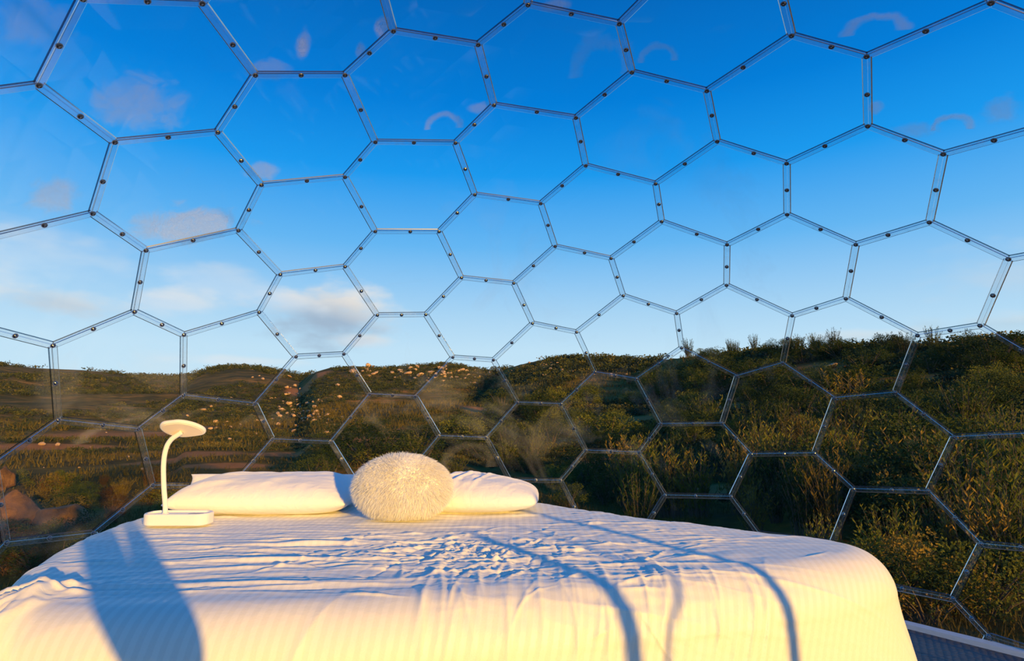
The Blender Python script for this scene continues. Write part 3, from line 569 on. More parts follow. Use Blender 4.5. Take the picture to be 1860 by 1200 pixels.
for k in range(46):   # deep gathers round the near left corner
    a = math.radians(R2.uniform(195, 275)); q_ = R2.uniform(.08, .24); ridge(-.97+q_*math.cos(a), 1.36+q_*math.sin(a), a+R2.normal(0, .22), R2.uniform(.05, .13), R2.uniform(.006, .012), R2.uniform(.005, .011), R2.normal(0, .8))
for k in range(30):   # soft slack in the front panel
    ridge(R2.uniform(-.9, .9), R2.uniform(.75, 1.3), math.radians(R2.uniform(20, 160)), R2.uniform(.06, .2), R2.uniform(.012, .03), R2.uniform(.001, .0035), R2.normal(0, 1.5))
H -= np.abs(fbm(pt[:, 0]*.30, pt[:, 1], 46, 3, 12))*.0042*smooth((pt[:, 1]-1.2)/.2)*(1-.7*smooth((pt[:, 0]-.5)/.3))
H += fbm(pt[:, 0], pt[:, 1], 9, 3, 7)*.0022+fbm(pt[:, 0], pt[:, 1], 3.2, 2, 9)*.005
nx = outn[:, 0]*np.sin(phi); ny = outn[:, 1]*np.sin(phi); nzv = np.cos(phi)
inside = sd_ <= 0
bx = np.where(inside, pt[:, 0], near[:, 0]+outn[:, 0]*outd)+nx*H
by = np.where(inside, pt[:, 1], near[:, 1]+outn[:, 1]*outd)+ny*H
bz = np.where(inside, ZT, zz)+nzv*H
keep = (bz > .03) & (d < .62)
# tuck the sheet clear of the dome wall
rd = np.hypot(bx-DC.x, by-DC.y); lim = (RAD-.07)*np.sqrt(np.maximum(0, 1-((bz-DCZ)/(RAD*KZ))**2)); f_ = np.where(rd > lim, lim/np.maximum(rd, 1e-6), 1)
bx = DC.x+(bx-DC.x)*f_; by = DC.y+(by-DC.y)*f_
bz = np.maximum(bz, .012)
nxg, nyg = GX.shape
id_ = np.arange(nxg*nyg).reshape(nxg, nyg)
quads = np.stack([id_[:-1, :-1], id_[1:, :-1], id_[1:, 1:], id_[:-1, 1:]], -1).reshape(-1, 4)
quads = quads[keep[quads].all(1)]
used = np.unique(quads); remap = np.full(nxg*nyg, -1); remap[used] = np.arange(len(used)); quads = remap[quads]
BED0 = Vector((-.15, 2.0, 0))
bed = empty('bed', BED0); tag(bed, 'low wide bed under a rumpled white striped sheet inside the dome', 'bed')
me = bpy.data.meshes.new('sheet'); co = np.stack([bx, by, bz], 1)[used]-np.array(BED0)
me.vertices.add(len(co)); me.vertices.foreach_set('co', co.ravel().astype(np.float32))
me.loops.add(len(quads)*4); me.loops.foreach_set('vertex_index', quads.ravel().astype(np.int32))
me.polygons.add(len(quads)); me.polygons.foreach_set('loop_start', np.arange(0, len(quads)*4, 4, dtype=np.int32))
me.polygons.foreach_set('use_smooth', np.ones(len(quads), bool)); me.update(calc_edges=True)
uvl = me.uv_layers.new(name='cloth'); uvc = pt[used][quads.ravel()]; uvl.data.foreach_set('uv', uvc.ravel().astype(np.float32))
me.materials.append(M_SHEET); link('sheet', me, bed)
inn = P[::24]; ctr = inn.mean(0); inn = ctr+(inn-ctr)*.96
V, F = prism([Vector((x-BED0.x, y-BED0.y, 0)) for x, y in inn], .20, ZT-.02)
mesh_obj('mattress', V, F, M_MATT, bed)
for (x, y) in ((-.85, 1.5), (.6, 1.75), (-1.05, 2.35), (0, 2.35)):
    V, F = tube_geo([(x-BED0.x, y-BED0.y, 0), (x-BED0.x, y-BED0.y, .20)], .03, 10); mesh_obj('leg', V, F, M_TIMBER, bed)

# ------------------------------------------------------------------ pillows
def pillow(name, label, loc, rz, W_, D_, H_, seed, ue=4.5, tilt=0.0, roll=0.0, sag=0.0, taper=0.0, creases=0, rnd=0.0):
    nu, nv = 150, 90; u = np.linspace(-1, 1, nu); v = np.linspace(-1, 1, nv); U, Vv = np.meshgrid(u, v, indexing='ij')
    ear = 1+.10*(np.abs(U)**5)*(np.abs(Vv)**5)
    x = U*W_/2*(1-.05*(1-np.abs(U)**2)*0-.045*(1-Vv**2)*np.abs(U)**3*-1*0)*ear-np.sign(U)*.03*W_*(1-Vv**2)*np.abs(U)**6*0
    x = U*W_/2*(.95+.05*Vv**4); y = Vv*D_/2*(.93+.07*U**4)
    x *= 1-rnd*(U*Vv)**4; y *= 1-rnd*1.4*(U*Vv)**4
    th = ((1-np.abs(U)**ue)*(1-np.abs(Vv)**2.6)); th = np.maximum(th, 0)**.55
    rr = np.random.default_rng(seed); n1 = fbm(U*1.0+seed, Vv*1.0, 3.0, 4, seed)*.045+fbm(U+seed, Vv, 9, 2, seed+3)*.012
    tp = 1-taper*smooth((U+.1)/1.1)
    cr = np.zeros_like(U)
    for k in range(creases):
        cu = rr.uniform(-.5, .95); an = rr.normal(1.25, .25); s_ = (U-cu)*math.cos(an)+(Vv*.6)*math.sin(an); n_ = -(U-cu)*math.sin(an)+(Vv*.6)*math.cos(an)
        cr += rr.uniform(.010, .028)*np.exp(-(n_/.028)**2)*np.exp(-(s_/.55)**2)
    top = th*H_*.62*tp*(1+n1*3)+cr*np.minimum(th*2, 1)*H_*2.0+.002
    bot = -th*H_*.40*tp*(1+n1)-.002
    for z_ in (): pass
    V = np.concatenate([np.stack([x, y, top], -1).reshape(-1, 3), np.stack([x, y, bot], -1).reshape(-1, 3)])
    # the underside flattens where it lies on the sheet
    low = np.percentile(bot, 4)*.8; V[:, 2] = np.maximum(V[:, 2], low); V[:, 2] -= low
    I, J = np.meshgrid(np.arange(nu-1), np.arange(nv-1), indexing='ij'); a = (I*nv+J).ravel(); n0 = nu*nv
    F = [np.stack([a, a+nv, a+nv+1, a+1], 1), np.stack([a, a+1, a+nv+1, a+nv], 1)+n0]
    Fl = np.concatenate(F).tolist()
    b = [(i*nv) for i in range(nu)]+[(nu-1)*nv+j for j in range(1, nv)]+[i*nv+nv-1 for i in range(nu-2, -1, -1)]+[j for j in range(nv-2, 0, -1)]
    for k in range(len(b)): p0, p1 = b[k], b[(k+1) % len(b)]; Fl.append((p1, p0, p0+n0, p1+n0))
    o = mesh_obj(name, V, Fl, M_PILLOW, smooth=True); o.location = loc; o.rotation_euler = (tilt, roll, rz)
    return o
pz = ZT+.004
tag(pillow('pillow', None, (-.945, 2.40, pz), math.radians(2), .69, .42, .142, 2, tilt=.02, rnd=.05), 'plump white pillow lying at the left of the bed behind the desk lamp', 'pillow', 'white pillows at the head of the bed')
tag(pillow('pillow', None, (-1.0, 2.56, pz+.03), math.radians(-1), .74, .15, .10, 5, tilt=1.0), 'white pillow with a raised corner, tucked behind the plump left pillow', 'pillow', 'white pillows at the head of the bed')
tag(pillow('pillow', None, (-.205, 2.42, pz), math.radians(-3), .655, .40, .132, 8, ue=3.4, taper=.12, creases=15, rnd=.13), 'creased white pillow sloping down to the right of the round fluffy cushion', 'pillow', 'white pillows at the head of the bed')

# ------------------------------------------------------------------ fluffy round cushion
CU = Vector((-.392, 2.165, ZT+.116)); CR = (.168, .095, .108)
cush = empty('fluffy_cushion', (CU.x, CU.y, ZT)); tag(cush, 'round cream long-pile fluffy cushion propped between the two white pillows', 'cushion')
nu, nv = 64, 40; V = []; F = []
for j in range(nv+1):
    th_ = PI*j/nv
    for i in range(nu):
        ph = 2*PI*i/nu; dv = Vector((math.sin(th_)*math.cos(ph), math.cos(th_), math.sin(th_)*math.sin(ph)))
        k = 1+.03*math.sin(5*ph+1)*math.sin(th_)
        V.append((dv.x*CR[0]*k, dv.y*CR[1]*k, dv.z*CR[2]*k+CU.z-ZT))
for j in range(nv):
    for i in range(nu): a = j*nu+i; b = j*nu+(i+1) % nu; F.append((a, b, b+nu, a+nu))
mesh_obj('cushion_body', V, F, M_PILLOW, cush, True)
NF = 40000; dv = rng.standard_normal((NF, 3)); dv /= np.linalg.norm(dv, axis=1)[:, None]
base = dv*np.array(CR); nrml = dv/np.array(CR); nrml /= np.linalg.norm(nrml, axis=1)[:, None]
swirl = np.stack([fbm(base[:, 0], base[:, 2], 22, 2, 1), fbm(base[:, 0]+3, base[:, 1], 22, 2, 2), fbm(base[:, 1]+5, base[:, 2], 22, 2, 3)], 1)
comb = nrml+swirl*.9+rng.normal(0, .34, (NF, 3))+np.array([0, 0, -.45]); comb /= np.linalg.norm(comb, axis=1)[:, None]
Lh = rng.uniform(.012, .026, NF)[:, None]; side = np.cross(comb, rng.standard_normal((NF, 3))); side /= np.linalg.norm(side, axis=1)[:, None]
wf = .0008; p0 = base*.985; p1 = p0+(nrml*.5+comb*.5)*Lh*.55; p2 = p1+(comb+np.array([0, 0, -.35]))*Lh*.5
Vf = np.stack([p0-side*wf, p0+side*wf, p1-side*wf*.8, p1+side*wf*.8, p2], 1).reshape(-1, 3); Vf[:, 2] += CU.z-ZT
Vf[:, 2] = np.maximum(Vf[:, 2], .004)
k = np.arange(NF)*5
Ff_ = np.stack([k, k+1, k+3, k+2], 1).tolist()+np.stack([k+2, k+3, k+4], 1).tolist()
tag(mesh_obj('fur', Vf, Ff_, M_FUR, cush), kind='stuff')

# ------------------------------------------------------------------ desk lamp
LB = on(309, 958, ZT+.002); LB.z = ZT+.004
lamp = empty('desk_lamp', LB); tag(lamp, 'white gooseneck desk lamp standing on the bed at the left of the pillows', 'lamp')
def rounded_rect(w_, d_, r, n=8):
    P_ = []
    for cx, cy, a0 in ((w_/2-r, d_/2-r, 0), (-w_/2+r, d_/2-r, PI/2), (-w_/2+r, -d_/2+r, PI), (w_/2-r, -d_/2+r, 1.5*PI)):
        for k in range(n+1): a = a0+PI/2*k/n; P_.append((cx+r*math.cos(a), cy+r*math.sin(a)))
    return P_
def loft(rings, cap=True):
    V = []; F = []; n = len(rings[0])
    for r in rings: V += r
    for i in range(len(rings)-1):
        for k in range(n): a = i*n+k; b = i*n+(k+1) % n; F.append((a, b, b+n, a+n))
    if cap: F.append(tuple(range(n))[::-1]); F.append(tuple((len(rings)-1)*n+k for k in range(n)))
    return V, F
sl = .218; dp = .090; oy = .05
def rr_ring(w_, d_, r, z, dx=0, dy=oy): return [(x+dx, y+dy, z) for x, y in rounded_rect(w_, d_, r)]
V, F = loft([rr_ring(sl-.012, dp-.012, .030, 0), rr_ring(sl, dp, .035, .004), rr_ring(sl, dp, .035, .036), rr_ring(sl-.006, dp-.006, .033, .040), rr_ring(sl-.018, dp-.018, .028, .040), rr_ring(sl-.020, dp-.020, .027, .033)])
lbase = mesh_obj('base', V, F, M_LAMP, lamp, False)
V, F = loft([rr_ring(.05, .03, .012, .0325, .055), rr_ring(.05, .03, .012, .0345, .055)]); mesh_obj('touch_switch', V, F, M_GREY, lbase)
sc_ = LB.y+.05
def lp(u, v): return at(u, v, sc_)-LB
pathpx = [(300, 938), (300, 915), (298, 890), (297, 865), (297, 845), (299, 825), (304, 808), (312, 797), (322, 790), (330, 785)]
pp = [lp(*q) for q in pathpx]; pp[0].z = .030
fine = []
for i in range(len(pp)-1):
    a0 = pp[max(i-1, 0)]; a1 = pp[i]; a2 = pp[i+1]; a3 = pp[min(i+2, len(pp)-1)]
    for k in range(5):
        t_ = k/5; fine.append(.5*((2*a1)+(a2-a0)*t_+(2*a0-5*a1+4*a2-a3)*t_*t_+(3*a1-a0-3*a2+a3)*t_**3))
fine.append(pp[-1])
V, F = tube_geo(fine, .0082, 12); neck = mesh_obj('gooseneck', V, F, M_LAMP, lamp, True)
V, F = tube_geo([lp(300, 940)+Vector((0, 0, .006)), lp(300, 930)], [.013, .0095], 14); mesh_obj('collar', V, F, M_LAMP, lamp, True)
HC = lp(331, 778); HC.y += .0
hw, hd = .128, .100
Rm = Matrix.Rotation(math.radians(-7), 4, 'Y') @ Matrix.Rotation(math.radians(-33), 4, 'X')
def hring(w_, d_, r, z):
    P_ = rounded_rect(w_, d_, r, 10)
    return [tuple(HC+(Rm @ Vector((x*(1+.10*y/(d_/2))+y*.35, y, z)))) for x, y in P_]
V, F = loft([hring(hw*.93, hd*.93, .044, .007), hring(hw*.98, hd*.98, .047, .006), hring(hw, hd, .048, .001), hring(hw*.985, hd*.985, .047, -.004), hring(hw*.93, hd*.93, .044, -.006)])
lhead = mesh_obj('lamp_head', V, F, M_LAMP, lamp, False)
V, F = loft([hring(hw*.86, hd*.86, .040, -.0062), hring(hw*.85, hd*.85, .040, -.0075)]); tag(mesh_obj('diffuser', V, F, M_DIFF, lhead), 'warm beige light panel')
for o_ in lamp.children:
    if o_.name.startswith(('base', 'lamp_head')): md = o_.modifiers.new('soft', 'BEVEL'); md.width = .002; md.segments = 2; md.limit_method = 'ANGLE'

REG = []   # countable scattered things: (object, image column, image row, description, group)
# ------------------------------------------------------------------ rocks
def rock_mesh(seed, sub=3):
    bm = bmesh.new(); bmesh.ops.create_icosphere(bm, subdivisions=sub, radius=1)
    r = np.random.default_rng(seed); off = Vector(r.uniform(-9, 9, 3)); planes = []
    for k in range(13):
        n_ = Vector(r.standard_normal(3)).normalized(); planes.append((n_, r.uniform(.42, .8)))
    for v in bm.verts:
        p_ = v.co.copy()
        for n_, d_ in planes:
            q = p_.dot(n_)
            if q > d_: p_ -= n_*(q-d_)*.97
        p_ *= 1+.16*mnoise.noise(p_*1.5+off)+.06*mnoise.noise(p_*4+off)
        v.co = Vector((p_.x, p_.y*(.6+.1*(seed % 4)), p_.z*(.55+.12*(seed % 3))))
    me = bpy.data.meshes.new('boulder'); bm.to_mesh(me); bm.free(); me.materials.append(M_ROCK)
    me.polygons.foreach_set('use_smooth', [sub > 2]*len(me.polygons)); return me
ROCKS = [rock_mesh(k, 2) for k in range(6)]; BIG = [rock_mesh(20+k, 4) for k in range(3)]
for k in BIG[:2]: k.materials[0] = M_BROWN
def put_rock(me, u, v, wpx, flat, label, group, asp=1.0):
    g_ = ground_at_px(u, v)
    if not g_: return
    p_, r_ = g_; s_ = wpx/FPX*r_/2*(1 if group is None else 1.15)
    o = link('boulder', me, None, p_+Vector((0, 0, s_*flat*(.35 if group is None else .6)))); o.scale = (s_, s_*asp, s_*flat); o.rotation_euler = (random.uniform(-.3, .3), random.uniform(-.3, .3), random.uniform(0, 6.28))
    tag(o, label, 'rock', group)
    if group: REG.append((o, u, v, label, group))
    return o
put_rock(BIG[0], 26, 966, 98, 1.05, 'large rounded tan boulder at the far left edge, left of its twin', None)
put_rock(BIG[1], 108, 968, 98, 1.0, 'large orange-brown boulder right of the rounded boulder, left of the bed', None)
put_rock(BIG[0], 2, 892, 40, 1.5, 'small upright orange boulder at the left edge above the big boulders', None)
put_rock(BIG[1], 18, 1015, 70, .6, 'dark boulder low at the left edge beside the bed', None)
put_rock(BIG[0], 1145, 697, 26, .8, 'lone round pale boulder below the skyline right of the central hill', None)
put_rock(BIG[2], 1512, 668, 22, .6, 'small pale rock on the red soil patch high on the right hillside', None)
put_rock(BIG[1], 1538, 668, 20, .6, 'pale flat rock right beside the small one on the red soil patch', None)
def rocks(n, boxes, smin, smax, label, group):
    k = 0; tries = 0
    while k < n and tries < n*6:
        tries += 1; b = random.choice(boxes); u = random.gauss((b[0]+b[2])/2, (b[2]-b[0])/3.2); v = random.gauss((b[1]+b[3])/2, (b[3]-b[1])/3.2)
        if put_rock(random.choice(ROCKS), u, v, smin+(smax-smin)*random.random()**2.2, random.uniform(.55, 1.0), label, group, random.uniform(.7, 1.2)): k += 1
rocks(110, [(760, 665, 900, 690), (770, 672, 850, 700), (700, 668, 780, 690), (640, 665, 680, 685)], 4, 15, 'pale pink granite rock of the outcrop on the middle hilltop', 'granite rocks on the middle hilltop')
rocks(130, [(480, 690, 640, 790), (520, 740, 600, 780), (430, 700, 560, 800)], 3, 13, 'pale rock scattered down the slope behind the left pillow', 'rocks scattered on the slope left of the middle hill')
rocks(70, [(900, 660, 1110, 690), (960, 655, 1060, 675)], 3, 10, 'pale rock on the flank of the central rounded hill', 'rocks on the central rounded hill')
rocks(30, [(20, 780, 330, 860), (330, 720, 460, 800)], 3, 11, 'small pale rock on the golden slope left of the lamp', 'rocks on the golden slope at the left')
rocks(24, [(1250, 690, 1700, 760)], 4, 12, 'small pale rock among the bushes of the right hillside', 'rocks on the right hillside')

# ------------------------------------------------------------------ vegetation
def leaves(r, n, clumps, lw, ll, up=.35, spread=.26):
    """small pointed leaves gathered in clumps inside a crown of unit height"""
    c = np.array(clumps); k = r.integers(0, len(c), n); dirn = r.standard_normal((n, 3)); dirn /= np.linalg.norm(dirn, axis=1)[:, None]
    p_ = c[k, :3]+dirn*(c[k, 3:4]*r.uniform(.55, 1.0, (n, 1)))
    ax = dirn*.7+r.normal(0, .5, (n, 3))+np.array([0, 0, up]); ax /= np.linalg.norm(ax, axis=1)[:, None]
    sd2 = np.cross(ax, r.standard_normal((n, 3))); sd2 /= np.linalg.norm(sd2, axis=1)[:, None]
    L_ = ll*r.uniform(.6, 1.3, (n, 1)); w_ = lw*r.uniform(.6, 1.3, (n, 1))
    V = np.stack([p_, p_+ax*L_*.45+sd2*w_, p_+ax*L_, p_+ax*L_*.45-sd2*w_], 1).reshape(-1, 3)
    V[:, 2] = np.maximum(V[:, 2], 0.0)
    i = np.arange(n)*4; return V, np.stack([i, i+1, i+2, i+3], 1)
def np_mesh(name, V, F, m_):
    me = bpy.data.meshes.new(name); V = np.asarray(V, np.float32); F = np.asarray(F, np.int32); k = F.shape[1]
    me.vertices.add(len(V)); me.vertices.foreach_set('co', V.ravel()); me.loops.add(F.size); me.loops.foreach_set('vertex_index', F.ravel())
    me.polygons.add(len(F)); me.polygons.foreach_set('loop_start', np.arange(0, F.size, k, dtype=np.int32)); me.update(calc_edges=True); me.materials.append(m_); return me
def bush_geo(seed, n, wide=.62, lw=.022, ll=.075, nc=26):
    r = np.random.default_rng(seed); cl = []
    for k in range(nc):
        a = r.uniform(0, 2*PI); q = r.uniform(0, 1)**.6; z = r.uniform(.12, .86); rad = wide*math.sqrt(max(.05, 1-((z-.4)/.62)**2))
        cl.append((q*rad*math.cos(a), q*rad*math.sin(a), z, r.uniform(.10, .20)))
    return leaves(r, n, cl, lw, ll), cl
def stems_mesh(cl, name='stem'):
    V = []; F = []
    for c in cl[::3]:
        e_ = Vector(c[:3]); tube_geo([(0, 0, -.25), e_*.45+Vector((0, 0, -.02)), e_], [.022, .014, .005], 5, V, F)
    me = bpy.data.meshes.new(name); me.from_pydata(V, [], F); me.materials.append(M_TWIG); return me
BUSH = []
for k in range(8):
    (V, F), cl = bush_geo(40+k, 3000, [.62, .75, .5, .85][k % 4], .0115, .048, 34)
    BUSH.append((V, F, cl))
BM = {}
def bush_mesh(k, mi):
    if (k, mi) not in BM: BM[(k, mi)] = np_mesh('foliage', BUSH[k][0], BUSH[k][1], M_LEAF[mi])
    return BM[(k, mi)]
ST = [stems_mesh(b[2]) for b in BUSH]
# tall wiry brush: many upright whips with narrow leaves
def whip_geo(seed, ns=46, per=26, spread=.34, hmin=.45, lean=.30):
    r = np.random.default_rng(seed); V = []; F = []; LV = []; LF = []
    for s in range(ns):
        a = r.uniform(0, 2*PI); b0 = Vector((math.cos(a), math.sin(a), 0))*r.uniform(0, .12); h_ = r.uniform(hmin, 1.0); ln = r.uniform(.02, lean)
        tip = b0+Vector((math.cos(a)*ln, math.sin(a)*ln, h_)); mid = b0.lerp(tip, .5)-Vector((math.cos(a), math.sin(a), 0))*ln*.18
        tube_geo([b0-Vector((0, 0, .12)), mid, tip], [.006, .004, .0015], 4, V, F)
        for q in range(per):
            t_ = r.uniform(.22, 1.0); p_ = (b0*(1-t_)**2+mid*2*t_*(1-t_)+tip*t_**2); an = r.uniform(0, 2*PI); ax = Vector((math.cos(an)*.55, math.sin(an)*.55, .8)).normalized(); sdv = ax.cross(Vector(r.standard_normal(3))).normalized()
            L_ = r.uniform(.04, .09); i = len(LV); LV += [tuple(p_), tuple(p_+ax*L_*.5+sdv*.008), tuple(p_+ax*L_), tuple(p_+ax*L_*.5-sdv*.008)]; LF.append((i, i+1, i+2, i+3))
    me = bpy.data.meshes.new('stem'); me.from_pydata(V, [], F); me.materials.append(M_TWIG); return me, np.array(LV), np.array(LF)
WH = [whip_geo(60+k) for k in range(4)]; WM = {}
def whip_mesh(k, mi):
    if (k, mi) not in WM: WM[(k, mi)] = np_mesh('foliage', WH[k][1], WH[k][2], M_LEAF[mi])
    return WM[(k, mi)]
def plant(kind, k, mi, p_, h_, wd=1.0, label='', group=None, name='shrub', parts=True):
    o = empty(name, (p_.x, p_.y, p_.z-.03*h_)); o.scale = (h_*wd, h_*wd, h_); o.rotation_euler = (random.uniform(-.06, .06), random.uniform(-.06, .06), random.uniform(0, 6.28))
    tag(o, label, 'plant' if kind == 'whip' else 'shrub', group)
    if kind == 'whip': link('foliage', whip_mesh(k % 4, mi), o); link('stem', WH[k % 4][0], o)
    else: link('foliage', bush_mesh(k % 8, mi), o); link('stem', ST[k % 8], o)
    return o
DOME_R = 2.55
def clear_of_deck(p_, r_): return math.hypot(p_.x-DC.x, p_.y-DC.y) > DOME_R+r_
def scatter(n, box, hpx, kinds, label, group, name, wd=(.9, 1.4), hmax=2.2, rmin=3.0):
    k = 0; tries = 0
    while k < n and tries < n*12:
        tries += 1; u = random.uniform(box[0], box[2]); v = random.uniform(box[1], box[3]); g_ = ground_at_px(u, v)
        if not g_: continue
        p_, r_ = g_
        if r_ < rmin or bare(np.array([p_.x]), np.array([p_.y]))[0] > .35: continue
        h_ = min(hmax, random.uniform(*hpx)/FPX*r_)
        if not clear_of_deck(p_, .55*h_): continue
        kd, mi = random.choice(kinds)
        o = plant(kd, random.randrange(8), mi, p_, h_, random.uniform(*wd), label, group, name); REG.append((o, u, v, label, group)); k += 1
DK, OL, GD, RU = 0, 1, 2, 3
# right hillside skyline
scatter(34, (1180, 634, 1860, 662), (16, 34), [('bush', DK), ('bush', DK), ('bush', OL)], 'dark rounded shrub along the skyline of the right hill', 'shrubs along the right skyline', 'shrub', (1.0, 1.6))
scatter(16, (1150, 640, 1860, 655), (24, 44), [('whip', DK), ('whip', OL)], 'thin twiggy shrub poking above the skyline of the right hill', 'twiggy shrubs on the right skyline', 'shrub', (.8, 1.2))
scatter(60, (1180, 665, 1860, 760), (26, 52), [('bush', DK), ('bush', DK), ('bush', OL), ('bush', DK)], 'mid-size bush on the upper slope of the right hill', 'bushes on the upper right slope', 'shrub', (1.0, 1.5))
scatter(40, (900, 730, 1400, 820), (28, 52), [('bush', DK), ('bush', OL), ('bush', OL)], 'green bush on the middle slope behind the right pillow', 'bushes on the middle slope', 'shrub', (1.0, 1.5))
scatter(20, (1200, 770, 1860, 860), (55, 95), [('bush', DK), ('whip', OL), ('whip', OL), ('whip', GD)], 'leafy olive bush part way up the right slope', 'bushes half way up the right slope', 'shrub')
scatter(30, (1130, 880, 1560, 985), (80, 150), [('whip', OL), ('whip', OL), ('whip', GD), ('whip', DK)], 'tall wiry green brush right behind the right side of the bed', 'wiry brush beyond the right side of the bed', 'wiry_brush', (.8, 1.2), 1.3)
scatter(26, (1500, 860, 1900, 1080), (100, 170), [('whip', OL), ('whip', DK), ('whip', OL), ('whip', GD), ('bush', DK)], 'large shaded brush close outside the right panes', 'brush close outside the right panes', 'wiry_brush', (.9, 1.3), 1.2)
scatter(14, (1560, 960, 1860, 1130), (70, 120), [('bush', GD), ('bush', OL), ('bush', OL), ('bush', DK)], 'low golden bush just beyond the deck edge at the right', 'golden bushes beyond the deck edge', 'shrub', (1.0, 1.4), .8)
scatter(26, (560, 800, 1130, 880), (36, 70), [('bush', DK), ('bush', DK), ('bush', OL), ('whip', OL)], 'dark green bush in the hollow behind the pillows', 'bushes in the hollow behind the pillows', 'shrub', (1.1, 1.7))
scatter(12, (980, 870, 1200, 925), (36, 60), [('bush', DK), ('whip', OL), ('bush', OL)], 'low bush just past the right pillow outside the dome', 'low bushes past the right pillow', 'shrub', (1.0, 1.5))
scatter(22, (0, 870, 330, 960), (18, 40), [('bush', RU), ('bush', GD), ('whip', RU), ('whip', GD), ('bush', OL)], 'dry russet and gold brush around the boulders at the left', 'russet brush by the left boulders', 'dry_brush', (1.1, 1.7))
scatter(14, (0, 985, 200, 1040), (30, 55), [('bush', DK), ('bush', DK), ('bush', RU)], 'dark low brush at the left between the boulders and the bed', 'dark brush left of the bed', 'shrub', (1.1, 1.7), 1.0, 2.8)
# far scrub: too many to count, one object
def far_scrub(n, seed):
    r = np.random.default_rng(seed); protos = []
    for k in range(6):
        rr = np.random.default_rng(200+k); cl = [(rr.normal(0, .42), rr.normal(0, .42), rr.uniform(.15, .6), rr.uniform(.18, .34)) for _ in range(9)]
        protos.append(leaves(rr, 56, cl, .10, .26))
    az = r.uniform(azpx(-250), azpx(2080), n); Dd = np.interp(az, D_az, D_v); sl_ = r.uniform(.42, 1.0, n)**.85
    r_ = 2.2*np.exp(sl_*np.log(Dd/2.2)); x = r_*np.sin(az); y = r_*np.cos(az); z = EYE+r_*tanel(r_, az)
    m_ = (r_ > 9) & (fbm(x/np.sqrt(r_), y/np.sqrt(r_), .8, 3, 6) > -.12-.25*smooth((az-azpx(750))/(azpx(1300)-azpx(750)))) & (bare(x, y) < .3); x, y, z, r_ = x[m_], y[m_], z[m_], r_[m_]
    wR_ = smooth((np.arctan2(x, y)-azpx(750))/(azpx(1300)-azpx(750))); h_ = np.clip(r_*r.uniform(.0025, .0075, len(r_))*(1+1.0*wR_), .12, 3.0); ro = r.uniform(0, 6.28, len(r_)); kk = r.integers(0, 6, len(r_)); VV = []; FF = []; o_ = 0
    for i in range(len(r_)):
        V, F = protos[kk[i]]; c, s = math.cos(ro[i])*h_[i]*1.2, math.sin(ro[i])*h_[i]*1.2
        VV.append(np.stack([x[i]+V[:, 0]*c-V[:, 1]*s, y[i]+V[:, 0]*s+V[:, 1]*c, z[i]+V[:, 2]*h_[i]-.1*h_[i]], 1)); FF.append(F+o_); o_ += len(V)
    return np.concatenate(VV), np.concatenate(FF)
V, F = far_scrub(22000, 5)
tag(link('hillside_scrub', np_mesh('hillside_scrub', V, F, M_SCRUB)), 'dark low scrub covering the distant slopes', 'scrub', None, 'stuff')
# short dry grass over the near slope, uncountable
r = np.random.default_rng(9); n = 110000
az = r.uniform(azpx(-200), azpx(2050), n); r_ = np.exp(r.uniform(math.log(3.6), math.log(75), n)); x = r_*np.sin(az); y = r_*np.cos(az)
m_ = (np.hypot(x-DC.x, y-DC.y) > 2.5) & (fbm(x, y, .9, 3, 8) > -.15) & (bare(x, y) < .35); x, y, r_ = x[m_], y[m_], r_[m_]; n = len(x); z = ground_z(x, y)
z = np.where(np.hypot(x-.19, y-1.235) < 3.0, -.46, z)
hh_ = r.uniform(.04, .13, n)*np.maximum(1, r_/14); aa = r.uniform(0, 6.28, n); wd_ = .0028*r_/3; ln = r.normal(0, .35, (n, 2))*hh_[:, None]
c_, s_ = np.cos(aa)*wd_, np.sin(aa)*wd_
Vg = np.stack([np.stack([x-c_, y-s_, z-.02], 1), np.stack([x+c_, y+s_, z-.02], 1), np.stack([x+ln[:, 0], y+ln[:, 1], z+hh_], 1)], 1).reshape(-1, 3); i = np.arange(n)*3
M_GRASS = leafmat('dry_grass', (.045, .042, .010), (.13, .095, .022), (.28, .17, .045))
tag(link('dry_grass', np_mesh('dry_grass', Vg, np.stack([i, i+1, i+2], 1), M_GRASS)), 'short dry grass covering the slope just outside the dome', 'grass', None, 'stuff')

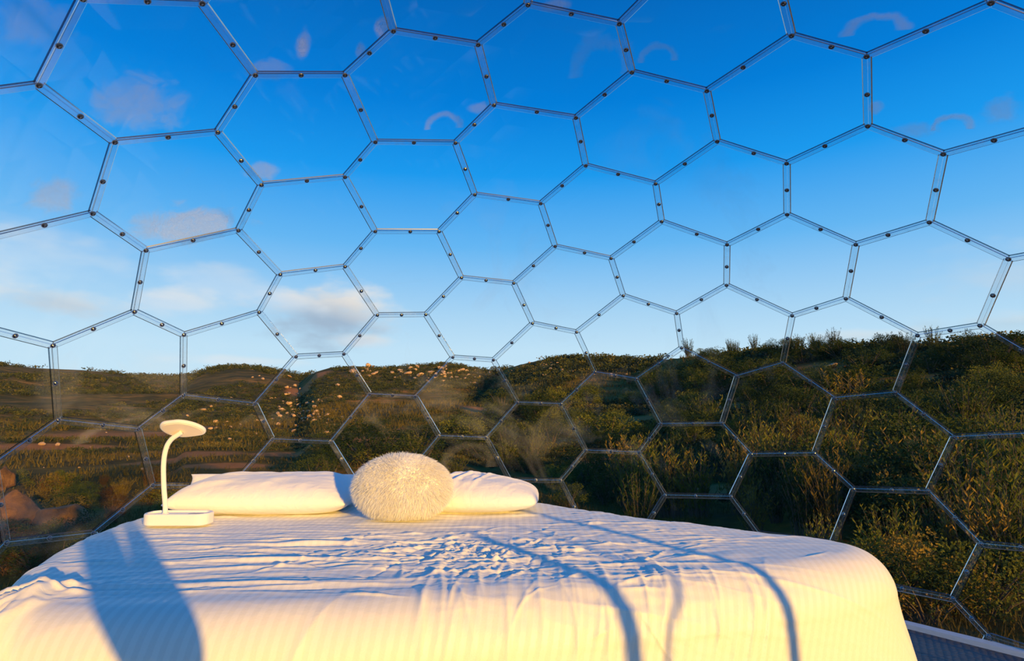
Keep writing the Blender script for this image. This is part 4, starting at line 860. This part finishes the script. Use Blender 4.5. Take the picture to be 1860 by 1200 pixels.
ORD = ['leftmost', 'second from left', 'third from left', 'fourth from left', 'fifth from left', 'sixth from left', 'seventh from left', 'rightmost']
BINS = [(180, 'left of the lamp'), (430, 'behind the lamp'), (540, 'behind the left pillow'), (650, 'above the left pillow end'), (740, 'above the cushion left half'), (830, 'above the cushion right half'),
        (930, 'over the right pillow'), (1040, 'over the right pillow end'), (1180, 'over the rear of the bed'), (1330, 'over the bed right side'), (1480, 'over the bed front corner'), (1630, 'right of the bed corner'), (1760, 'near the right edge'), (9999, 'at the far right edge')]
SHORT = {'granite rocks on the middle hilltop': 'pale pink hilltop granite rock', 'rocks scattered on the slope left of the middle hill': 'pale rock on open slope', 'rocks on the central rounded hill': 'pale rock on rounded hill',
         'rocks on the golden slope at the left': 'small rock on golden slope', 'rocks on the right hillside': 'pale rock among dense bushes', 'shrubs along the right skyline': 'dark rounded skyline shrub',
         'twiggy shrubs on the right skyline': 'thin twiggy skyline shrub', 'bushes on the upper right slope': 'green bush on upper slope', 'bushes on the middle slope': 'green bush on middle slope',
         'bushes half way up the right slope': 'leafy olive mid-slope bush', 'wiry brush beyond the right side of the bed': 'tall wiry green brush', 'brush close outside the right panes': 'large shaded nearby brush',
         'golden bushes beyond the deck edge': 'low golden deck-side bush', 'bushes in the hollow behind the pillows': 'dark bush in the hollow', 'low bushes past the right pillow': 'low bush outside the dome',
         'russet brush by the left boulders': 'dry russet brush near boulders', 'dark brush left of the bed': 'dark low brush beside bed'}
by = {}
for o, u, v_, lab, grp in REG:
    b_ = next(t_ for lim_, t_ in BINS if u < lim_); by.setdefault((grp, b_), []).append((u, v_, o, lab))
for (grp, b_), l in by.items():
    l.sort(key=lambda q: q[0]); short = SHORT[grp]
    n_ = len(l)
    if n_ > 12: 
        for q in l: q[2]['label'] = short+', '+b_
        continue
    halves = [l] if n_ <= 6 else [[q for q in l if q in sorted(l, key=lambda q: q[1])[:n_//2]], [q for q in l if q not in sorted(l, key=lambda q: q[1])[:n_//2]]]
    for hi_, hl in enumerate(halves):
        pre = '' if len(halves) == 1 else ('upper ' if hi_ == 0 else 'lower ')
        for k, q in enumerate(hl):
            w_ = ('only one' if len(hl) == 1 and not pre else 'only '+pre+'one' if len(hl) == 1 else ('rightmost' if k == len(hl)-1 else ORD[k])+(' '+pre+'one' if pre else ''))
            q[2]['label'] = short+' '+b_+', '+w_

# ------------------------------------------------------------------ the photographer, kneeling just behind the lens (seen only as the shadow on the bed)
def skin_body(nodes, edges, name, mats, parent=None, sub=2, pick=None):
    ks = list(nodes); ix = {k: i for i, k in enumerate(ks)}
    me = bpy.data.meshes.new('tmp'); me.from_pydata([nodes[k][:3] for k in ks], [(ix[a], ix[b]) for a, b in edges], [])
    o = bpy.data.objects.new('tmp', me); COL.objects.link(o)
    sm = o.modifiers.new('skin', 'SKIN'); sm.use_smooth_shade = True
    for i, k in enumerate(ks):
        s_ = me.skin_vertices[0].data[i]; r_ = nodes[k][3]; s_.radius = (r_, nodes[k][4] if len(nodes[k]) > 4 else r_); s_.use_root = (i == 0)
    sb = o.modifiers.new('sub', 'SUBSURF'); sb.levels = sub; sb.render_levels = sub
    dg = bpy.context.evaluated_depsgraph_get(); dg.update(); ev = o.evaluated_get(dg); m2 = bpy.data.meshes.new_from_object(ev)
    bpy.data.objects.remove(o)
    m2.name = name; m2.materials.clear()
    for m_ in mats: m2.materials.append(m_)
    if pick:
        for p_ in m2.polygons: p_.material_index = pick(p_.center)
    return link(name, m2, parent)
NB = {'pelvis': (-.44, -.44, .46, .135, .11), 'waist': (-.40, -.43, .60, .115, .09), 'chest': (-.31, -.39, .80, .135, .10), 'top': (-.16, -.33, .97, .08, .07),
      'neck': (-.15, -.30, 1.05, .05), 'skull_base': (-.16, -.29, 1.10, .062), 'skull': (-.155, -.285, 1.19, .082), 'crown': (-.155, -.29, 1.25, .055), 'nose': (-.14, -.195, 1.16, .012),
      'rsh': (.045, -.26, .98, .050), 'relb': (.245, -.15, .57, .046), 'rfore': (.205, -.10, .69, .044), 'rwri': (.092, -.045, .84, .028), 'rpalm': (.062, -.036, .885, .022),
      'lsh': (-.38, -.37, 1.0, .055), 'lelb': (-.36, -.17, .76, .042), 'lfore': (-.26, -.11, .80, .036), 'lwri': (-.16, -.05, .845, .026), 'lpalm': (-.135, -.036, .875, .022),
      'rhip': (-.37, -.42, .40, .085), 'rknee': (-.28, -.30, .085, .062), 'rshin': (-.31, -.50, .062, .05), 'rank': (-.33, -.68, .05, .036), 'rtoe': (-.33, -.76, .04, .03),
      'lhip': (-.52, -.43, .40, .085), 'lknee': (-.54, -.30, .085, .062), 'lshin': (-.54, -.49, .062, .05), 'lank': (-.54, -.66, .05, .036), 'ltoe': (-.54, -.74, .04, .03)}
EB = [('pelvis', 'waist'), ('waist', 'chest'), ('chest', 'top'), ('top', 'neck'), ('neck', 'skull_base'), ('skull_base', 'skull'), ('skull', 'crown'), ('skull', 'nose'),
      ('top', 'rsh'), ('rsh', 'relb'), ('relb', 'rfore'), ('rfore', 'rwri'), ('rwri', 'rpalm'), ('top', 'lsh'), ('lsh', 'lelb'), ('lelb', 'lfore'), ('lfore', 'lwri'), ('lwri', 'lpalm'),
      ('pelvis', 'rhip'), ('rhip', 'rknee'), ('rknee', 'rshin'), ('rshin', 'rank'), ('rank', 'rtoe'), ('pelvis', 'lhip'), ('lhip', 'lknee'), ('lknee', 'lshin'), ('lshin', 'lank'), ('lank', 'ltoe')]
for s_, xp, xe in (('r', .062, .040), ('l', -.135, -.112)):
    sg = 1 if s_ == 'r' else -1
    for k in range(4):   # fingers curl round the back and over the end of the phone
        z0 = .884+(.014-.012*k); L_ = (.9, 1.0, .95, .8)[k]
        NB[f'{s_}f{k}a'] = (xp-.002*sg, -.043, z0+.006, .0085); NB[f'{s_}f{k}b'] = (xp-.022*sg*L_, -.030, z0+.012, .0078); NB[f'{s_}f{k}c'] = (xp-.042*sg*L_, -.0265, z0+.012, .0068)
        EB += [(f'{s_}palm', f'{s_}f{k}a'), (f'{s_}f{k}a', f'{s_}f{k}b'), (f'{s_}f{k}b', f'{s_}f{k}c')]
    NB[f'{s_}ta'] = (xp-.004*sg, -.030, .862, .010); NB[f'{s_}tb'] = (xp-.022*sg, -.028, .858, .008)
    EB += [(f'{s_}palm', f'{s_}ta'), (f'{s_}ta', f'{s_}tb')]
per = empty('person', (-.34, -.40, 0)); tag(per, 'person in dark clothes kneeling on the deck and holding up a phone', 'person')
T0 = Vector((-.34, -.40, 0))
NB = {k: (v[0]-T0.x, v[1]-T0.y, v[2]+.0, *v[3:]) for k, v in NB.items()}
def pick(c):
    x, y, z = c.x+T0.x, c.y+T0.y, c.z
    if z > .99: return 0
    if y > -.075 and z > .80: return 0
    return 1
body = skin_body(NB, EB, 'body', [M_SKIN, M_CLOTH], per, 2, pick)
V = []; F = []
for j in range(13):
    th_ = PI*.62*j/12
    for i in range(24):
        ph = 2*PI*i/24; V.append((-.155-T0.x+.094*math.sin(th_)*math.cos(ph), -.305-T0.y+.098*math.sin(th_)*math.sin(ph), 1.20+.105*math.cos(th_)))
for j in range(12):
    for i in range(24): a = j*24+i; b = j*24+(i+1) % 24; F.append((a, a+24, b+24, b))
mesh_obj('hair', V, F, M_HAIR, per, True)
V, F = loft([[(x, y_, z) for x, z in rounded_rect(.150, .073, .010, 5)] for y_ in (-.0040, .0040)])
ph_ = mesh_obj('phone', V, F, M_PHONE); ph_.location = (-.036, -.0150, .902)
tag(ph_, 'black phone held up in both hands of the kneeling person', 'phone')
